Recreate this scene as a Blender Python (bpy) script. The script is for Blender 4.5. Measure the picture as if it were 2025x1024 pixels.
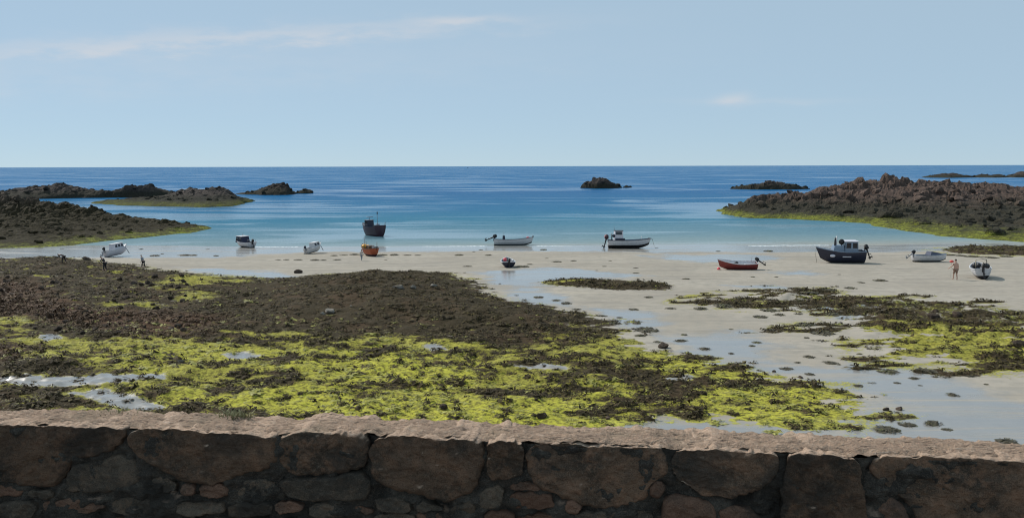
import bpy, bmesh, math, random
import numpy as np
from mathutils import Vector, Matrix

for _o in list(bpy.data.objects):
    bpy.data.objects.remove(_o)
scene = bpy.context.scene
COL = scene.collection
random.seed(7)
RNG = np.random.default_rng(11)

# ------------------------------------------------------------------ camera
F = 1754.0                 # focal length in pixels of the 2025 px wide photograph
CAM = np.array([0.0, 0.0, 9.65])
PITCH = math.atan((512 - 328.5) / F)
ROLL = math.radians(-0.14)
FWD = np.array([0, math.cos(PITCH), -math.sin(PITCH)])
UP0 = np.array([0, math.sin(PITCH), math.cos(PITCH)])
RT0 = np.array([1.0, 0, 0])
RT = math.cos(ROLL) * RT0 + math.sin(ROLL) * UP0
UP = math.cos(ROLL) * UP0 - math.sin(ROLL) * RT0
cam_data = bpy.data.cameras.new('camera')
cam_data.sensor_width = 36.0
cam_data.lens = F / 2025 * 36.0
cam_data.clip_start = 0.1
cam_data.clip_end = 60000
cam = bpy.data.objects.new('camera', cam_data)
COL.objects.link(cam)
cam.matrix_world = Matrix(((RT[0], UP[0], -FWD[0], CAM[0]), (RT[1], UP[1], -FWD[1], CAM[1]),
                           (RT[2], UP[2], -FWD[2], CAM[2]), (0, 0, 0, 1)))
scene.camera = cam

# ------------------------------------------------------------------ light
SUN_AZ, SUN_EL = math.radians(-50), math.radians(43)      # azimuth from +Y, clockwise
world = bpy.data.worlds.new('World')
scene.world = world
world.use_nodes = True
wn, wl = world.node_tree.nodes, world.node_tree.links
wn.clear()
w_out = wn.new('ShaderNodeOutputWorld')
w_bg = wn.new('ShaderNodeBackground')
w_sky = wn.new('ShaderNodeTexSky')
w_sky.sky_type = 'NISHITA'
w_sky.sun_disc = False
w_sky.sun_elevation = SUN_EL
w_sky.sun_rotation = SUN_AZ
w_sky.altitude = 0
w_sky.air_density = 0.55
w_sky.dust_density = 0.0
w_sky.ozone_density = 4.0
w_bg.inputs['Strength'].default_value = 0.0855
wl.new(w_bg.outputs[0], w_out.inputs[0])


def wmath(op, a, b=None, c=None):
    n = wn.new('ShaderNodeMath')
    n.operation = op
    for i, v in enumerate((a, b, c)):
        if v is None:
            continue
        if isinstance(v, (int, float)):
            n.inputs[i].default_value = v
        else:
            wl.new(v, n.inputs[i])
    return n.outputs[0]


# thin high cloud: a long streak and a few faint wisps, laid on directions of the sky
w_tc = wn.new('ShaderNodeTexCoord')
w_sep = wn.new('ShaderNodeSeparateXYZ')
wl.new(w_tc.outputs['Generated'], w_sep.inputs[0])
yy = wmath('MAXIMUM', w_sep.outputs[1], 0.05)
ss = wmath('DIVIDE', w_sep.outputs[0], yy)
tt = wmath('DIVIDE', w_sep.outputs[2], yy)
w_cmb = wn.new('ShaderNodeCombineXYZ')
wl.new(wmath('MULTIPLY', ss, 9.0), w_cmb.inputs[0])
wl.new(wmath('MULTIPLY', tt, 34.0), w_cmb.inputs[1])
w_noise = wn.new('ShaderNodeTexNoise')
w_noise.inputs['Scale'].default_value = 1.6
w_noise.inputs['Detail'].default_value = 6
w_noise.inputs['Roughness'].default_value = 0.6
wl.new(w_cmb.outputs[0], w_noise.inputs['Vector'])
nz = wmath('SUBTRACT', w_noise.outputs['Fac'], 0.5)


def wgauss(centre_s, centre_t, slope, sig_s, sig_t, wob):
    dt = wmath('SUBTRACT', wmath('SUBTRACT', tt, centre_t), wmath('MULTIPLY', wmath('SUBTRACT', ss, centre_s), slope))
    dt = wmath('ADD', dt, wmath('MULTIPLY', nz, wob))
    e = wmath('POWER', wmath('ABSOLUTE', wmath('DIVIDE', dt, sig_t)), 2.0)
    d = wmath('POWER', wmath('ABSOLUTE', wmath('DIVIDE', wmath('SUBTRACT', ss, centre_s), sig_s)), 2.4)
    return wmath('EXPONENT', wmath('MULTIPLY', wmath('ADD', e, d), -1.0))


g1 = wmath('MULTIPLY', wgauss(-0.33, 0.1400, 0.050, 0.30, 0.0100, 0.045), 0.75)
g2 = wmath('MULTIPLY', wgauss(-0.055, 0.159, 0.0, 0.05, 0.0040, 0.016), 0.8)
g3 = wmath('MULTIPLY', wgauss(0.245, 0.074, 0.10, 0.020, 0.0060, 0.012), 0.6)
g4 = wmath('MULTIPLY', wgauss(0.28, 0.070, 0.0, 0.10, 0.0040, 0.016), 0.25)
g5 = wmath('MULTIPLY', wgauss(-0.45, 0.105, 0.03, 0.5, 0.030, 0.05), 0.22)
msk = wmath('ADD', wmath('ADD', wmath('ADD', g1, g2), wmath('ADD', g3, g4)), g5)
front = wmath('GREATER_THAN', w_sep.outputs[1], 0.06)
msk = wmath('MULTIPLY', msk, front)
msk = wmath('MULTIPLY', msk, wmath('MULTIPLY_ADD', nz, 2.6, 0.95))
msk = wmath('MINIMUM', wmath('MAXIMUM', msk, 0.0), 1.0)
w_mix = wn.new('ShaderNodeMix')
w_mix.data_type = 'RGBA'
wl.new(wmath('MULTIPLY', msk, 0.5), w_mix.inputs['Factor'])
w_mix.inputs['B'].default_value = (8.2, 7.9, 7.9, 1)
w_veil = wn.new('ShaderNodeMix')          # even thin high haze over the whole sky
w_veil.data_type = 'RGBA'
w_veil.inputs['Factor'].default_value = 0.78
w_veil.inputs['B'].default_value = (5.2, 6.93, 8.2, 1)
wl.new(w_sky.outputs[0], w_veil.inputs['A'])
wl.new(w_veil.outputs['Result'], w_mix.inputs['A'])
wl.new(w_mix.outputs['Result'], w_bg.inputs['Color'])

sun_data = bpy.data.lights.new('sun', 'SUN')
sun_data.energy = 3.6
sun_data.angle = math.radians(0.53)
sun_data.color = (1.0, 0.95, 0.87)
sun = bpy.data.objects.new('sun', sun_data)
COL.objects.link(sun)
SUN_DIR = Vector((math.sin(SUN_AZ) * math.cos(SUN_EL), math.cos(SUN_AZ) * math.cos(SUN_EL), math.sin(SUN_EL)))
sun.rotation_euler = (-SUN_DIR).to_track_quat('-Z', 'Y').to_euler()

scene.view_settings.view_transform = 'Standard'
scene.view_settings.look = 'None'
scene.view_settings.exposure = 0.06
scene.view_settings.gamma = 1.0
scene.cycles.max_bounces = 6
scene.cycles.filter_width = 1.1

# ------------------------------------------------------------------ numpy noise
_P = np.random.default_rng(5).random(65536)


def _h(i, j, s=0):
    k = (i.astype(np.int64) * 73856093) ^ (j.astype(np.int64) * 19349663) ^ (s * 83492791)
    k = (k ^ (k >> 13)) * 1274126177
    return _P[(k ^ (k >> 16)) & 65535]


def vnoise(x, y, s=0):
    xi, yi = np.floor(x), np.floor(y)
    fx, fy = x - xi, y - yi
    fx = fx * fx * (3 - 2 * fx)
    fy = fy * fy * (3 - 2 * fy)
    a, b = _h(xi, yi, s), _h(xi + 1, yi, s)
    c, d = _h(xi, yi + 1, s), _h(xi + 1, yi + 1, s)
    return a + (b - a) * fx + (c - a) * fy + (a - b - c + d) * fx * fy


def fbm(x, y, octv=4, s=0, gain=0.5):
    r, a, t = 0, 1.0, 0
    ca, sa = math.cos(0.6), math.sin(0.6)
    for o in range(octv):
        r = r + a * vnoise(x, y, s + o * 17)
        t += a
        a *= gain
        x, y = (x * ca - y * sa) * 2.03 + 3.7, (x * sa + y * ca) * 2.03 + 1.3
    return r / t


def worley(x, y, s=0):
    """F1 distance and a random value of the nearest cell"""
    xi, yi = np.floor(x), np.floor(y)
    best = np.full(x.shape, 9.0)
    val = np.zeros(x.shape)
    for di in (-1, 0, 1):
        for dj in (-1, 0, 1):
            ci, cj = xi + di, yi + dj
            px, py = ci + _h(ci, cj, s + 1), cj + _h(ci, cj, s + 2)
            d = (x - px) ** 2 + (y - py) ** 2
            m = d < best
            best = np.where(m, d, best)
            val = np.where(m, _h(ci, cj, s + 3) + 0.6 * ((x - px) * (_h(ci, cj, s + 4) - .5) + (y - py) * (_h(ci, cj, s + 5) - .5)), val)
    return np.sqrt(best), val


def sstep(a, b, x):
    t = np.clip((x - a) / (b - a), 0, 1)
    return t * t * (3 - 2 * t)


# ------------------------------------------------------------------ ground model
WATER_Z = -1.0


def ray(px, py):
    d = FWD * F + RT * (px - 1012.5) + UP * (512 - py)
    return d / np.linalg.norm(d)


def on_plane(px, py, z):
    d = ray(px, py)
    t = (z - CAM[2]) / d[2]
    return CAM + d * t


def at_depth(px, py, D):
    d = ray(px, py)
    return CAM + d * (D / d[1])


def base_z(y):
    return np.where(y < 75, 0.010 * (75 - y), np.where(y < 150, -0.0225 * (y - 75), -1.6875 - 0.03 * (y - 150)))


def base_hit(px, py):
    z = 0.0
    for _ in range(12):
        p = on_plane(px, py, z)
        z = float(base_z(p[1]))
    return p


def wpoly(pts):
    return np.array([base_hit(x, y)[:2] for x, y in pts])


def sdist(poly, x, y):
    """signed distance to polygon, positive inside"""
    n = len(poly)
    d2 = np.full(x.shape, 1e12)
    ins = np.zeros(x.shape, bool)
    for i in range(n):
        ax, ay = poly[i]
        bx, by = poly[(i + 1) % n]
        ex, ey = bx - ax, by - ay
        t = np.clip(((x - ax) * ex + (y - ay) * ey) / (ex * ex + ey * ey + 1e-9), 0, 1)
        d2 = np.minimum(d2, (x - ax - t * ex) ** 2 + (y - ay - t * ey) ** 2)
        c = ((ay > y) != (by > y))
        with np.errstate(divide='ignore', invalid='ignore'):
            xc = ax + (y - ay) * ex / (ey if ey != 0 else 1e-9)
        ins ^= c & (x < xc)
    d = np.sqrt(d2)
    return np.where(ins, d, -d)


REEF_A = wpoly([(-160, 520), (0, 514), (60, 513), (110, 509), (150, 511), (200, 519), (300, 527), (380, 540), (450, 547),
                (540, 549), (600, 545), (680, 540), (760, 537), (870, 538), (915, 545), (955, 562), (985, 590), (1060, 602),
                (1130, 610), (1185, 624), (1235, 652), (1300, 690), (1400, 714), (1500, 735), (1570, 752), (1650, 765),
                (1685, 788), (1655, 802), (1720, 812), (1800, 813), (1815, 819), (1760, 829), (1690, 832), (1700, 846), (1640, 852),
                (1480, 842), (1400, 828), (1250, 836), (1260, 900), (0, 900), (-200, 900), (-250, 700)])
DOME = wpoly([(430, 628), (470, 575), (560, 550), (680, 540), (760, 537), (870, 538), (920, 547), (960, 566), (1000, 598),
              (1100, 610), (1180, 632), (1190, 655), (1100, 668), (950, 668), (820, 660), (640, 648), (520, 645)])
LEFTDARK = wpoly([(-160, 520), (0, 514), (110, 509), (200, 519), (300, 527), (330, 540), (280, 560), (300, 590), (420, 600),
                  (440, 625), (380, 648), (300, 640), (180, 600), (60, 600), (-160, 600)])
REDROCK = wpoly([(-160, 560), (60, 560), (110, 590), (200, 612), (330, 618), (420, 632), (420, 660), (300, 670), (150, 650),
                 (60, 640), (60, 690), (0, 720), (-160, 720)])
GREENS = [wpoly(p) for p in (
    [(285, 572), (330, 548), (420, 541), (500, 548), (470, 562), (435, 592), (360, 594), (300, 582)],
    [(170, 602), (220, 596), (390, 607), (360, 613), (200, 610)],
    [(-100, 625), (40, 625), (120, 650), (140, 680), (60, 690), (-100, 690)],
    [(60, 690), (300, 655), (640, 655), (850, 668), (1000, 680), (1130, 640), (1240, 655), (1300, 692), (1400, 714), (1500, 735),
     (1570, 752), (1650, 765), (1685, 788), (1655, 802), (1720, 812), (1815, 819), (1690, 832), (1640, 852), (1480, 842),
     (1400, 828), (1250, 836), (1250, 900), (0, 900), (0, 700)],
    [(1680, 672), (1780, 640), (1900, 640), (2100, 650), (2100, 740), (2025, 735), (1850, 715), (1740, 712)],
    [(1060, 560), (1100, 553), (1160, 555), (1140, 566)],
)]
BRIGHT = [wpoly(p) for p in (
    [(330, 790), (700, 770), (1000, 790), (1250, 740), (1300, 700), (1500, 738), (1660, 770), (1660, 850), (1400, 828), (1250, 836),
     (1200, 900), (300, 900)],
    [(560, 700), (900, 690), (1000, 720), (900, 770), (640, 760)],
    [(170, 715), (420, 690), (500, 715), (320, 735)],
)]
REEF_B = wpoly([(1325, 597), (1410, 580), (1500, 571), (1610, 568), (1690, 583), (1780, 586), (1860, 590), (1960, 600), (2025, 608),
                (2250, 620), (2250, 755), (2025, 737), (1930, 728), (1850, 716), (1745, 714), (1690, 692), (1640, 662), (1575, 647),
                (1630, 622), (1540, 612), (1480, 612), (1390, 606)])
REEF_C = wpoly([(1060, 558), (1120, 552), (1220, 555), (1325, 559), (1345, 566), (1310, 574), (1220, 574), (1150, 570), (1080, 564)])
REEF_K = wpoly([(1858, 494), (1880, 489), (1950, 489), (2025, 488), (2200, 489), (2200, 510), (2025, 506), (1930, 504), (1870, 500)])
WETS = [wpoly(p) for p in (
    [(920, 533), (1100, 528), (1290, 545), (1070, 558), (1150, 592), (1250, 618), (1320, 655), (1460, 655), (1560, 680), (1560, 715),
     (1700, 722), (1850, 745), (2025, 778), (2300, 800), (2300, 950), (1690, 880), (1690, 780), (1500, 735), (1300, 690), (1180, 618),
     (1000, 598)],
    [(-200, 485), (700, 482), (700, 497), (420, 510), (100, 510), (-200, 515)],
    [(330, 526), (420, 530), (560, 540), (590, 546), (540, 550), (430, 546)],
    [(1400, 560), (1500, 562), (1570, 571), (1440, 573)],
    [(1560, 610), (1700, 596), (1760, 612), (1660, 640)],
    [(1240, 836), (1400, 828), (1480, 842), (1640, 852), (1640, 900), (1240, 900)],
    [(600, 486), (2300, 484), (2300, 494), (1400, 500), (1000, 497), (700, 500)],
    [(1260, 505), (1420, 500), (1560, 510), (1500, 522), (1350, 520)],
    [(1480, 538), (1590, 536), (1620, 541), (1520, 545)],
)]
POOLS = [wpoly(p) for p in (
    [(-60, 748), (60, 740), (180, 745), (330, 742), (330, 752), (200, 762), (60, 764), (-60, 766)],
    [(140, 776), (210, 770), (270, 790), (330, 806), (300, 816), (200, 800)],
    [(60, 670), (110, 664), (128, 672), (90, 681)],
    [(430, 704), (480, 699), (515, 706), (480, 713)],
    [(830, 688), (860, 684), (895, 694), (860, 698)],
    [(985, 724), (1080, 720), (1170, 731), (1110, 738), (1040, 735)],
    [(1300, 750), (1340, 744), (1385, 752), (1350, 760)],
)]


def noise_edge(x, y):
    return (fbm(x * 0.22, y * 0.22, 4, 3) - 0.5) * 5.0 + (fbm(x * 1.1, y * 0.8, 3, 8) - 0.5) * 1.6


def reef_masks(x, y):
    ne = noise_edge(x, y)
    a = sdist(REEF_A, x, y)
    b = sdist(REEF_B, x, y)
    c = sdist(REEF_C, x, y)
    k = sdist(REEF_K, x, y)
    dome = sdist(DOME, x, y)
    return a, b, c, k, dome, ne


def height(x, y, m=None):
    x = np.asarray(x, float)
    y = np.asarray(y, float)
    a, b, c, k, dome, ne = m if m is not None else reef_masks(x, y)
    z = base_z(y) + (fbm(x * 0.05, y * 0.05, 3, 1) - 0.5) * 0.11
    rough = (fbm(x * 0.5, y * 0.5, 4, 21) - 0.5)
    fine = (fbm(x * 2.2, y * 2.2, 3, 31) - 0.5)
    ra = sstep(-0.3, 5.0, a + ne * 0.5)
    rb = sstep(-0.3, 5.0, b + ne * 0.6)
    rc = sstep(-0.3, 2.5, c + ne * 0.3)
    rk = sstep(-0.3, 2.5, k + ne * 0.3)
    dm = sstep(0.0, 9.0, dome)
    z = z + ra * (0.10 + 0.55 * rough + 0.22 * fine) + dm * 0.75
    z = z + rb * (0.16 + 0.75 * rough + 0.22 * fine) + rc * (0.18 + 0.4 * rough + .2 * fine) + rk * (0.25 + 0.5 * rough)
    # ragged higher edge of the reef at the far left
    z = z + sstep(0, 4, a) * sstep(-20, -45, x + 0.1 * (y - 70)) * sstep(60, 80, y) * 0.35
    return z


def hit(px, py):
    """first hit of a pixel's ray with the beach surface"""
    d = ray(px, py)
    Dp = base_hit(px, py)[1]
    for D in (np.linspace(Dp - 22, Dp + 3, 260), None):
        if D is None:
            D = np.linspace(D0 - 0.12, D0 + 0.02, 60)
        P = CAM[None, :] + d[None, :] * (D / d[1])[:, None]
        zz = height(P[:, 0], P[:, 1])
        b_ = P[:, 2] < zz
        i = int(np.argmax(b_)) if b_.any() else len(D) - 1
        D0 = D[i]
    return np.array([P[i, 0], P[i, 1], zz[i]])


# ------------------------------------------------------------------ object helpers
def link(o, parent=None):
    COL.objects.link(o)
    if parent is not None:
        o.parent = parent
    return o


def tag(o, label=None, cat=None, group=None, kind=None):
    if label:
        o['label'] = label
    if cat:
        o['category'] = cat
    if group:
        o['group'] = group
    if kind:
        o['kind'] = kind
    return o


def empty(name, loc=(0, 0, 0), rot=(0, 0, 0)):
    o = bpy.data.objects.new(name, None)
    o.empty_display_size = 0.3
    o.location = loc
    o.rotation_euler = rot
    return link(o)


def mesh_np(name, verts, faces, mat=None, smooth=False):
    me = bpy.data.meshes.new(name)
    verts = np.asarray(verts, np.float32)
    faces = np.asarray(faces, np.int32)
    k = faces.shape[1]
    me.vertices.add(len(verts))
    me.vertices.foreach_set('co', verts.ravel())
    me.loops.add(faces.size)
    me.loops.foreach_set('vertex_index', faces.ravel())
    me.polygons.add(len(faces))
    me.polygons.foreach_set('loop_start', np.arange(0, faces.size, k, dtype=np.int32))
    me.polygons.foreach_set('use_smooth', np.full(len(faces), smooth))
    me.update(calc_edges=True)
    me.validate()
    if mat:
        me.materials.append(mat)
    return me


def obj_from(name, me, parent=None):
    return link(bpy.data.objects.new(name, me), parent)


def bm_obj(name, bm, mat, parent=None, smooth=False):
    me = bpy.data.meshes.new(name)
    bmesh.ops.recalc_face_normals(bm, faces=bm.faces[:])
    bm.to_mesh(me)
    bm.free()
    if smooth:
        for p in me.polygons:
            p.use_smooth = True
    me.materials.append(mat)
    return obj_from(name, me, parent)


def grid_faces(nr, nc):
    i = np.arange(nr - 1)[:, None] * nc + np.arange(nc - 1)[None, :]
    return np.stack([i, i + 1, i + nc + 1, i + nc], -1).reshape(-1, 4)


def set_attr(me, name, arr):
    at = me.attributes.new(name, 'FLOAT', 'POINT')
    at.data.foreach_set('value', np.asarray(arr, np.float32))


# ------------------------------------------------------------------ materials
class NT:
    def __init__(self, name):
        self.m = bpy.data.materials.new(name)
        self.m.use_nodes = True
        self.n = self.m.node_tree.nodes
        self.l = self.m.node_tree.links
        self.b = self.n['Principled BSDF']
        self.out = self.n['Material Output']

    def put(self, sock, v):
        if isinstance(v, (int, float)):
            sock.default_value = v
        elif isinstance(v, tuple):
            sock.default_value = v if len(v) == len(sock.default_value) else v + (1,)
        elif v is not None:
            self.l.new(v, sock)

    def math(self, op, a, b=None, c=None, clamp=False):
        n = self.n.new('ShaderNodeMath')
        n.operation = op
        n.use_clamp = clamp
        for i, v in enumerate((a, b, c)):
            self.put(n.inputs[i], v)
        return n.outputs[0]

    def mix(self, f, a, b, mode='MIX'):
        n = self.n.new('ShaderNodeMix')
        n.data_type = 'RGBA'
        n.blend_type = mode
        self.put(n.inputs['Factor'], f)
        self.put(n.inputs['A'], a)
        self.put(n.inputs['B'], b)
        return n.outputs['Result']

    def noise(self, scale, detail=4, rough=0.55, vec=None, out='Fac', dist=0.0):
        n = self.n.new('ShaderNodeTexNoise')
        n.inputs['Scale'].default_value = scale
        n.inputs['Detail'].default_value = detail
        n.inputs['Roughness'].default_value = rough
        n.inputs['Distortion'].default_value = dist
        self.put(n.inputs['Vector'], vec if vec is not None else self.pos())
        return n.outputs[out]

    def voro(self, scale, feature='F1', vec=None, out='Distance', rand=1.0):
        n = self.n.new('ShaderNodeTexVoronoi')
        n.feature = feature
        n.inputs['Scale'].default_value = scale
        n.inputs['Randomness'].default_value = rand
        self.put(n.inputs['Vector'], vec if vec is not None else self.pos())
        return n.outputs[out]

    def pos(self):
        if not hasattr(self, '_g'):
            self._g = self.n.new('ShaderNodeNewGeometry')
        return self._g.outputs['Position']

    def island(self):
        self.pos()
        return self._g.outputs['Random Per Island']

    def objrand(self):
        return self.n.new('ShaderNodeObjectInfo').outputs['Random']

    def local(self):
        n = self.n.new('ShaderNodeTexCoord')
        return n.outputs['Object']

    def sep(self, v):
        n = self.n.new('ShaderNodeSeparateXYZ')
        self.put(n.inputs[0], v)
        return n.outputs

    def scalev(self, v, s):
        n = self.n.new('ShaderNodeVectorMath')
        n.operation = 'MULTIPLY'
        self.put(n.inputs[0], v)
        n.inputs[1].default_value = s
        return n.outputs[0]

    def attr(self, name):
        n = self.n.new('ShaderNodeAttribute')
        n.attribute_name = name
        return n.outputs['Fac']

    def ramp(self, f, stops, interp='LINEAR'):
        n = self.n.new('ShaderNodeValToRGB')
        n.color_ramp.interpolation = interp
        e = n.color_ramp.elements
        e[0].position, e[1].position = stops[0][0], stops[-1][0]
        for p, c in stops[1:-1]:
            e.new(p)
        for k, (p, c) in enumerate(stops):
            e[k].color = c if len(c) == 4 else c + (1,)
        self.put(n.inputs[0], f)
        return n.outputs[0]

    def smooth(self, f, a, b):
        n = self.n.new('ShaderNodeMapRange')
        n.interpolation_type = 'SMOOTHSTEP'
        n.inputs['From Min'].default_value = a
        n.inputs['From Max'].default_value = b
        self.put(n.inputs['Value'], f)
        return n.outputs[0]

    def bump(self, h, strength=0.5, dist=0.05, normal=None):
        n = self.n.new('ShaderNodeBump')
        self.put(n.inputs['Strength'], strength)
        self.put(n.inputs['Distance'], dist)
        self.put(n.inputs['Height'], h)
        if normal is not None:
            self.put(n.inputs['Normal'], normal)
        return n.outputs[0]

    def set(self, color=None, rough=None, normal=None, spec=None, metal=None, ior=None):
        if color is not None:
            self.put(self.b.inputs['Base Color'], color)
        if rough is not None:
            self.put(self.b.inputs['Roughness'], rough)
        if normal is not None:
            self.put(self.b.inputs['Normal'], normal)
        if spec is not None:
            self.put(self.b.inputs['Specular IOR Level'], spec)
        if metal is not None:
            self.put(self.b.inputs['Metallic'], metal)
        if ior is not None:
            self.put(self.b.inputs['IOR'], ior)
        return self.m


def paint(name, c, rough=0.45, dirt=0.35, scale=6.0):
    t = NT(name)
    n1 = t.noise(scale, 5, 0.65, t.local())
    n2 = t.noise(scale * 5, 3, 0.6, t.local())
    f = t.math('MULTIPLY', t.smooth(n1, 0.42, 0.75), dirt)
    dark = (c[0] * 0.45 + 0.02, c[1] * 0.42 + 0.015, c[2] * 0.38 + 0.01)
    col = t.mix(f, c, dark)
    col = t.mix(t.math('MULTIPLY', t.smooth(n2, 0.55, 0.8), dirt * 0.6), col, dark)
    return t.set(col, rough, t.bump(n2, 0.15, 0.01))


def mat_sand():
    t = NT('beach_sand')
    P = t.pos()
    weed, green, wet, red, bright = (t.attr(k) for k in ('weed', 'green', 'wet', 'red', 'bright'))
    big = t.noise(0.12, 4, 0.5)
    mid = t.noise(1.3, 4, 0.6)
    fin = t.noise(5.5, 4, 0.65)
    tiny = t.noise(19.0, 3, 0.6)
    micro = t.noise(70.0, 2, 0.6)
    # sand
    sand = t.mix(t.smooth(big, 0.3, 0.7), (0.325, 0.285, 0.235), (0.395, 0.352, 0.295))
    sand = t.mix(t.smooth(mid, 0.35, 0.75), sand, (0.28, 0.255, 0.215))
    sand = t.mix(t.math('MULTIPLY', t.smooth(tiny, 0.5, 0.8), 0.35), sand, (0.20, 0.18, 0.15))
    sand = t.mix(t.math('MULTIPLY', t.smooth(micro, 0.4, 0.8), 0.3), sand, (0.44, 0.40, 0.33))
    strk = t.noise(1.0, 5, 0.62, t.scalev(P, (0.10, 0.75, 1)), dist=0.5)
    sand = t.mix(t.math('MULTIPLY', t.smooth(strk, 0.50, 0.68), 0.55), sand, (0.225, 0.205, 0.18))
    sand = t.mix(t.math('MULTIPLY', t.smooth(strk, 0.44, 0.32), 0.5), sand, (0.43, 0.375, 0.30))
    bits = t.math('MULTIPLY', t.smooth(t.voro(1.25), 0.085, 0.045), t.smooth(t.noise(0.18, 3, 0.6), 0.45, 0.62))
    bits2 = t.math('MULTIPLY', t.smooth(t.voro(3.1), 0.10, 0.05), t.smooth(t.noise(0.31, 3, 0.6), 0.50, 0.66))
    sand = t.mix(t.math('MAXIMUM', bits, bits2), sand, (0.075, 0.062, 0.042))
    wetn = t.smooth(t.math('ADD', wet, t.math('MULTIPLY', t.math('SUBTRACT', mid, 0.5), 0.7)), 0.26, 0.90)
    wetn = t.math('MULTIPLY', wetn, t.smooth(strk, 0.20, 0.50))
    sand = t.mix(t.math('MULTIPLY', wetn, 0.62), sand, (0.195, 0.190, 0.185))
    # algae film: yellow-green, paler where dry
    gcol = t.mix(t.smooth(fin, 0.30, 0.70), (0.110, 0.095, 0.024), (0.43, 0.40, 0.070))
    gcol = t.mix(t.math('MULTIPLY', t.smooth(mid, 0.45, 0.8), 0.45), gcol, (0.40, 0.36, 0.15))
    gcol = t.mix(t.math('MULTIPLY', t.smooth(tiny, 0.46, 0.72), 0.6), gcol, (0.13, 0.125, 0.024))
    gcol = t.mix(t.math('MULTIPLY', bright, t.math('MULTIPLY', t.smooth(fin, 0.38, 0.62), 0.6)), gcol, (0.50, 0.48, 0.058))
    gm = t.math('ADD', green, t.math('MULTIPLY', t.math('SUBTRACT', fin, 0.5), 0.9))
    gm = t.math('ADD', gm, t.math('MULTIPLY', t.math('SUBTRACT', mid, 0.5), 0.7))
    gmask = t.smooth(gm, 0.36, 0.60)
    col = t.mix(gmask, sand, gcol)
    # brown wrack
    wcol = t.mix(t.smooth(tiny, 0.3, 0.7), (0.027, 0.021, 0.012), (0.082, 0.062, 0.036))
    wcol = t.mix(t.math('MULTIPLY', t.smooth(mid, 0.4, 0.7), 0.5), wcol, (0.070, 0.056, 0.036))
    wcol = t.mix(t.math('MULTIPLY', t.smooth(t.noise(0.33, 4, 0.6), 0.46, 0.66), 0.6), wcol, (0.095, 0.060, 0.036))
    rcol = t.mix(t.smooth(fin, 0.35, 0.65), (0.070, 0.036, 0.022), (0.15, 0.088, 0.056))
    wcol = t.mix(t.math('MULTIPLY', red, 0.75), wcol, rcol)
    wm = t.math('ADD', weed, t.math('MULTIPLY', t.math('SUBTRACT', fin, 0.5), 1.15))
    wm = t.math('ADD', wm, t.math('MULTIPLY', t.math('SUBTRACT', tiny, 0.5), 0.5))
    wm = t.math('ADD', wm, t.math('MULTIPLY', t.math('SUBTRACT', mid, 0.5), 0.5))
    wmask = t.smooth(wm, 0.42, 0.60)
    col = t.mix(wmask, col, wcol)
    # gloss
    nowet = t.math('SUBTRACT', 1.0, t.math('MAXIMUM', t.math('MULTIPLY', gmask, 0.85), wmask))
    film = t.math('MULTIPLY', wetn, nowet)
    rough = t.math('MULTIPLY_ADD', film, -0.62, 0.78)
    ripple = t.math('ADD', t.math('MULTIPLY', fin, 0.5), t.math('MULTIPLY', t.noise(2.4, 3, 0.5, t.scalev(P, (0.6, 1.6, 1))), 1.0))
    hgt = t.math('ADD', t.math('MULTIPLY', ripple, 0.5), t.math('MULTIPLY', t.math('ADD', wmask, t.math('MULTIPLY', gmask, 0.4)), t.math('MULTIPLY', tiny, 2.0)))
    bstr = t.math('MULTIPLY_ADD', film, -0.50, 0.60)
    return t.set(col, rough, t.bump(hgt, bstr, 0.06), spec=t.math('MULTIPLY_ADD', film, 0.80, 0.04))


def mat_water():
    t = NT('sea_water')
    P = t.pos()
    y = t.sep(P)[1]
    x = t.sep(P)[0]
    big = t.noise(1.0, 3, 0.5, t.scalev(P, (0.006, 0.016, 1)))
    dist = t.math('ADD', y, t.math('MULTIPLY', t.math('SUBTRACT', big, 0.5), 70.0))
    f = t.math('DIVIDE', t.math('SUBTRACT', dist, 112.0), 400.0)
    col = t.ramp(f, [(0.0, (0.30, 0.30, 0.27)), (0.022, (0.20, 0.27, 0.28)), (0.07, (0.115, 0.215, 0.265)), (0.16, (0.022, 0.145, 0.235)),
                     (0.30, (0.008, 0.118, 0.245)), (0.6, (0.003, 0.095, 0.24)), (1.0, (0.004, 0.108, 0.26))])
    # smooth lanes between wind-roughened water
    lane = t.noise(1.0, 4, 0.55, t.scalev(P, (0.013, 0.034, 1)), dist=1.2)
    lane2 = t.noise(1.0, 3, 0.55, t.scalev(P, (0.025, 0.12, 1)), dist=0.8)
    ln = t.math('ADD', lane, t.math('MULTIPLY', t.math('SUBTRACT', lane2, 0.5), 0.45))
    for cx, cy, rx, ry, am in ((-66, 215, 46, 40, 0.16), (52, 222, 34, 45, 0.17), (-40, 140, 40, 14, 0.12)):    # sheltered water by the rocks
        ex = t.math('POWER', t.math('ABSOLUTE', t.math('DIVIDE', t.math('SUBTRACT', x, cx), rx)), 2.0)
        ey = t.math('POWER', t.math('ABSOLUTE', t.math('DIVIDE', t.math('SUBTRACT', y, cy), ry)), 2.0)
        ln = t.math('ADD', ln, t.math('MULTIPLY', t.math('EXPONENT', t.math('MULTIPLY', t.math('ADD', ex, ey), -1.0)), am))
    calm = t.smooth(ln, 0.52, 0.67)
    w1 = t.noise(1.0, 3, 0.6, t.scalev(P, (0.9, 2.2, 1)))
    w2 = t.noise(1.0, 3, 0.6, t.scalev(P, (0.16, 0.5, 1)))
    h = t.math('ADD', t.math('MULTIPLY', w1, 0.35), w2)
    strength = t.math('MULTIPLY_ADD', calm, -0.78, 0.85)
    nrm = t.bump(h, strength, 0.55)
    spec = t.math('MULTIPLY_ADD', calm, 0.62, 0.02)
    return t.set(col, t.math('MULTIPLY_ADD', calm, -0.10, 0.30), nrm, spec=spec, ior=1.33)


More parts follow.
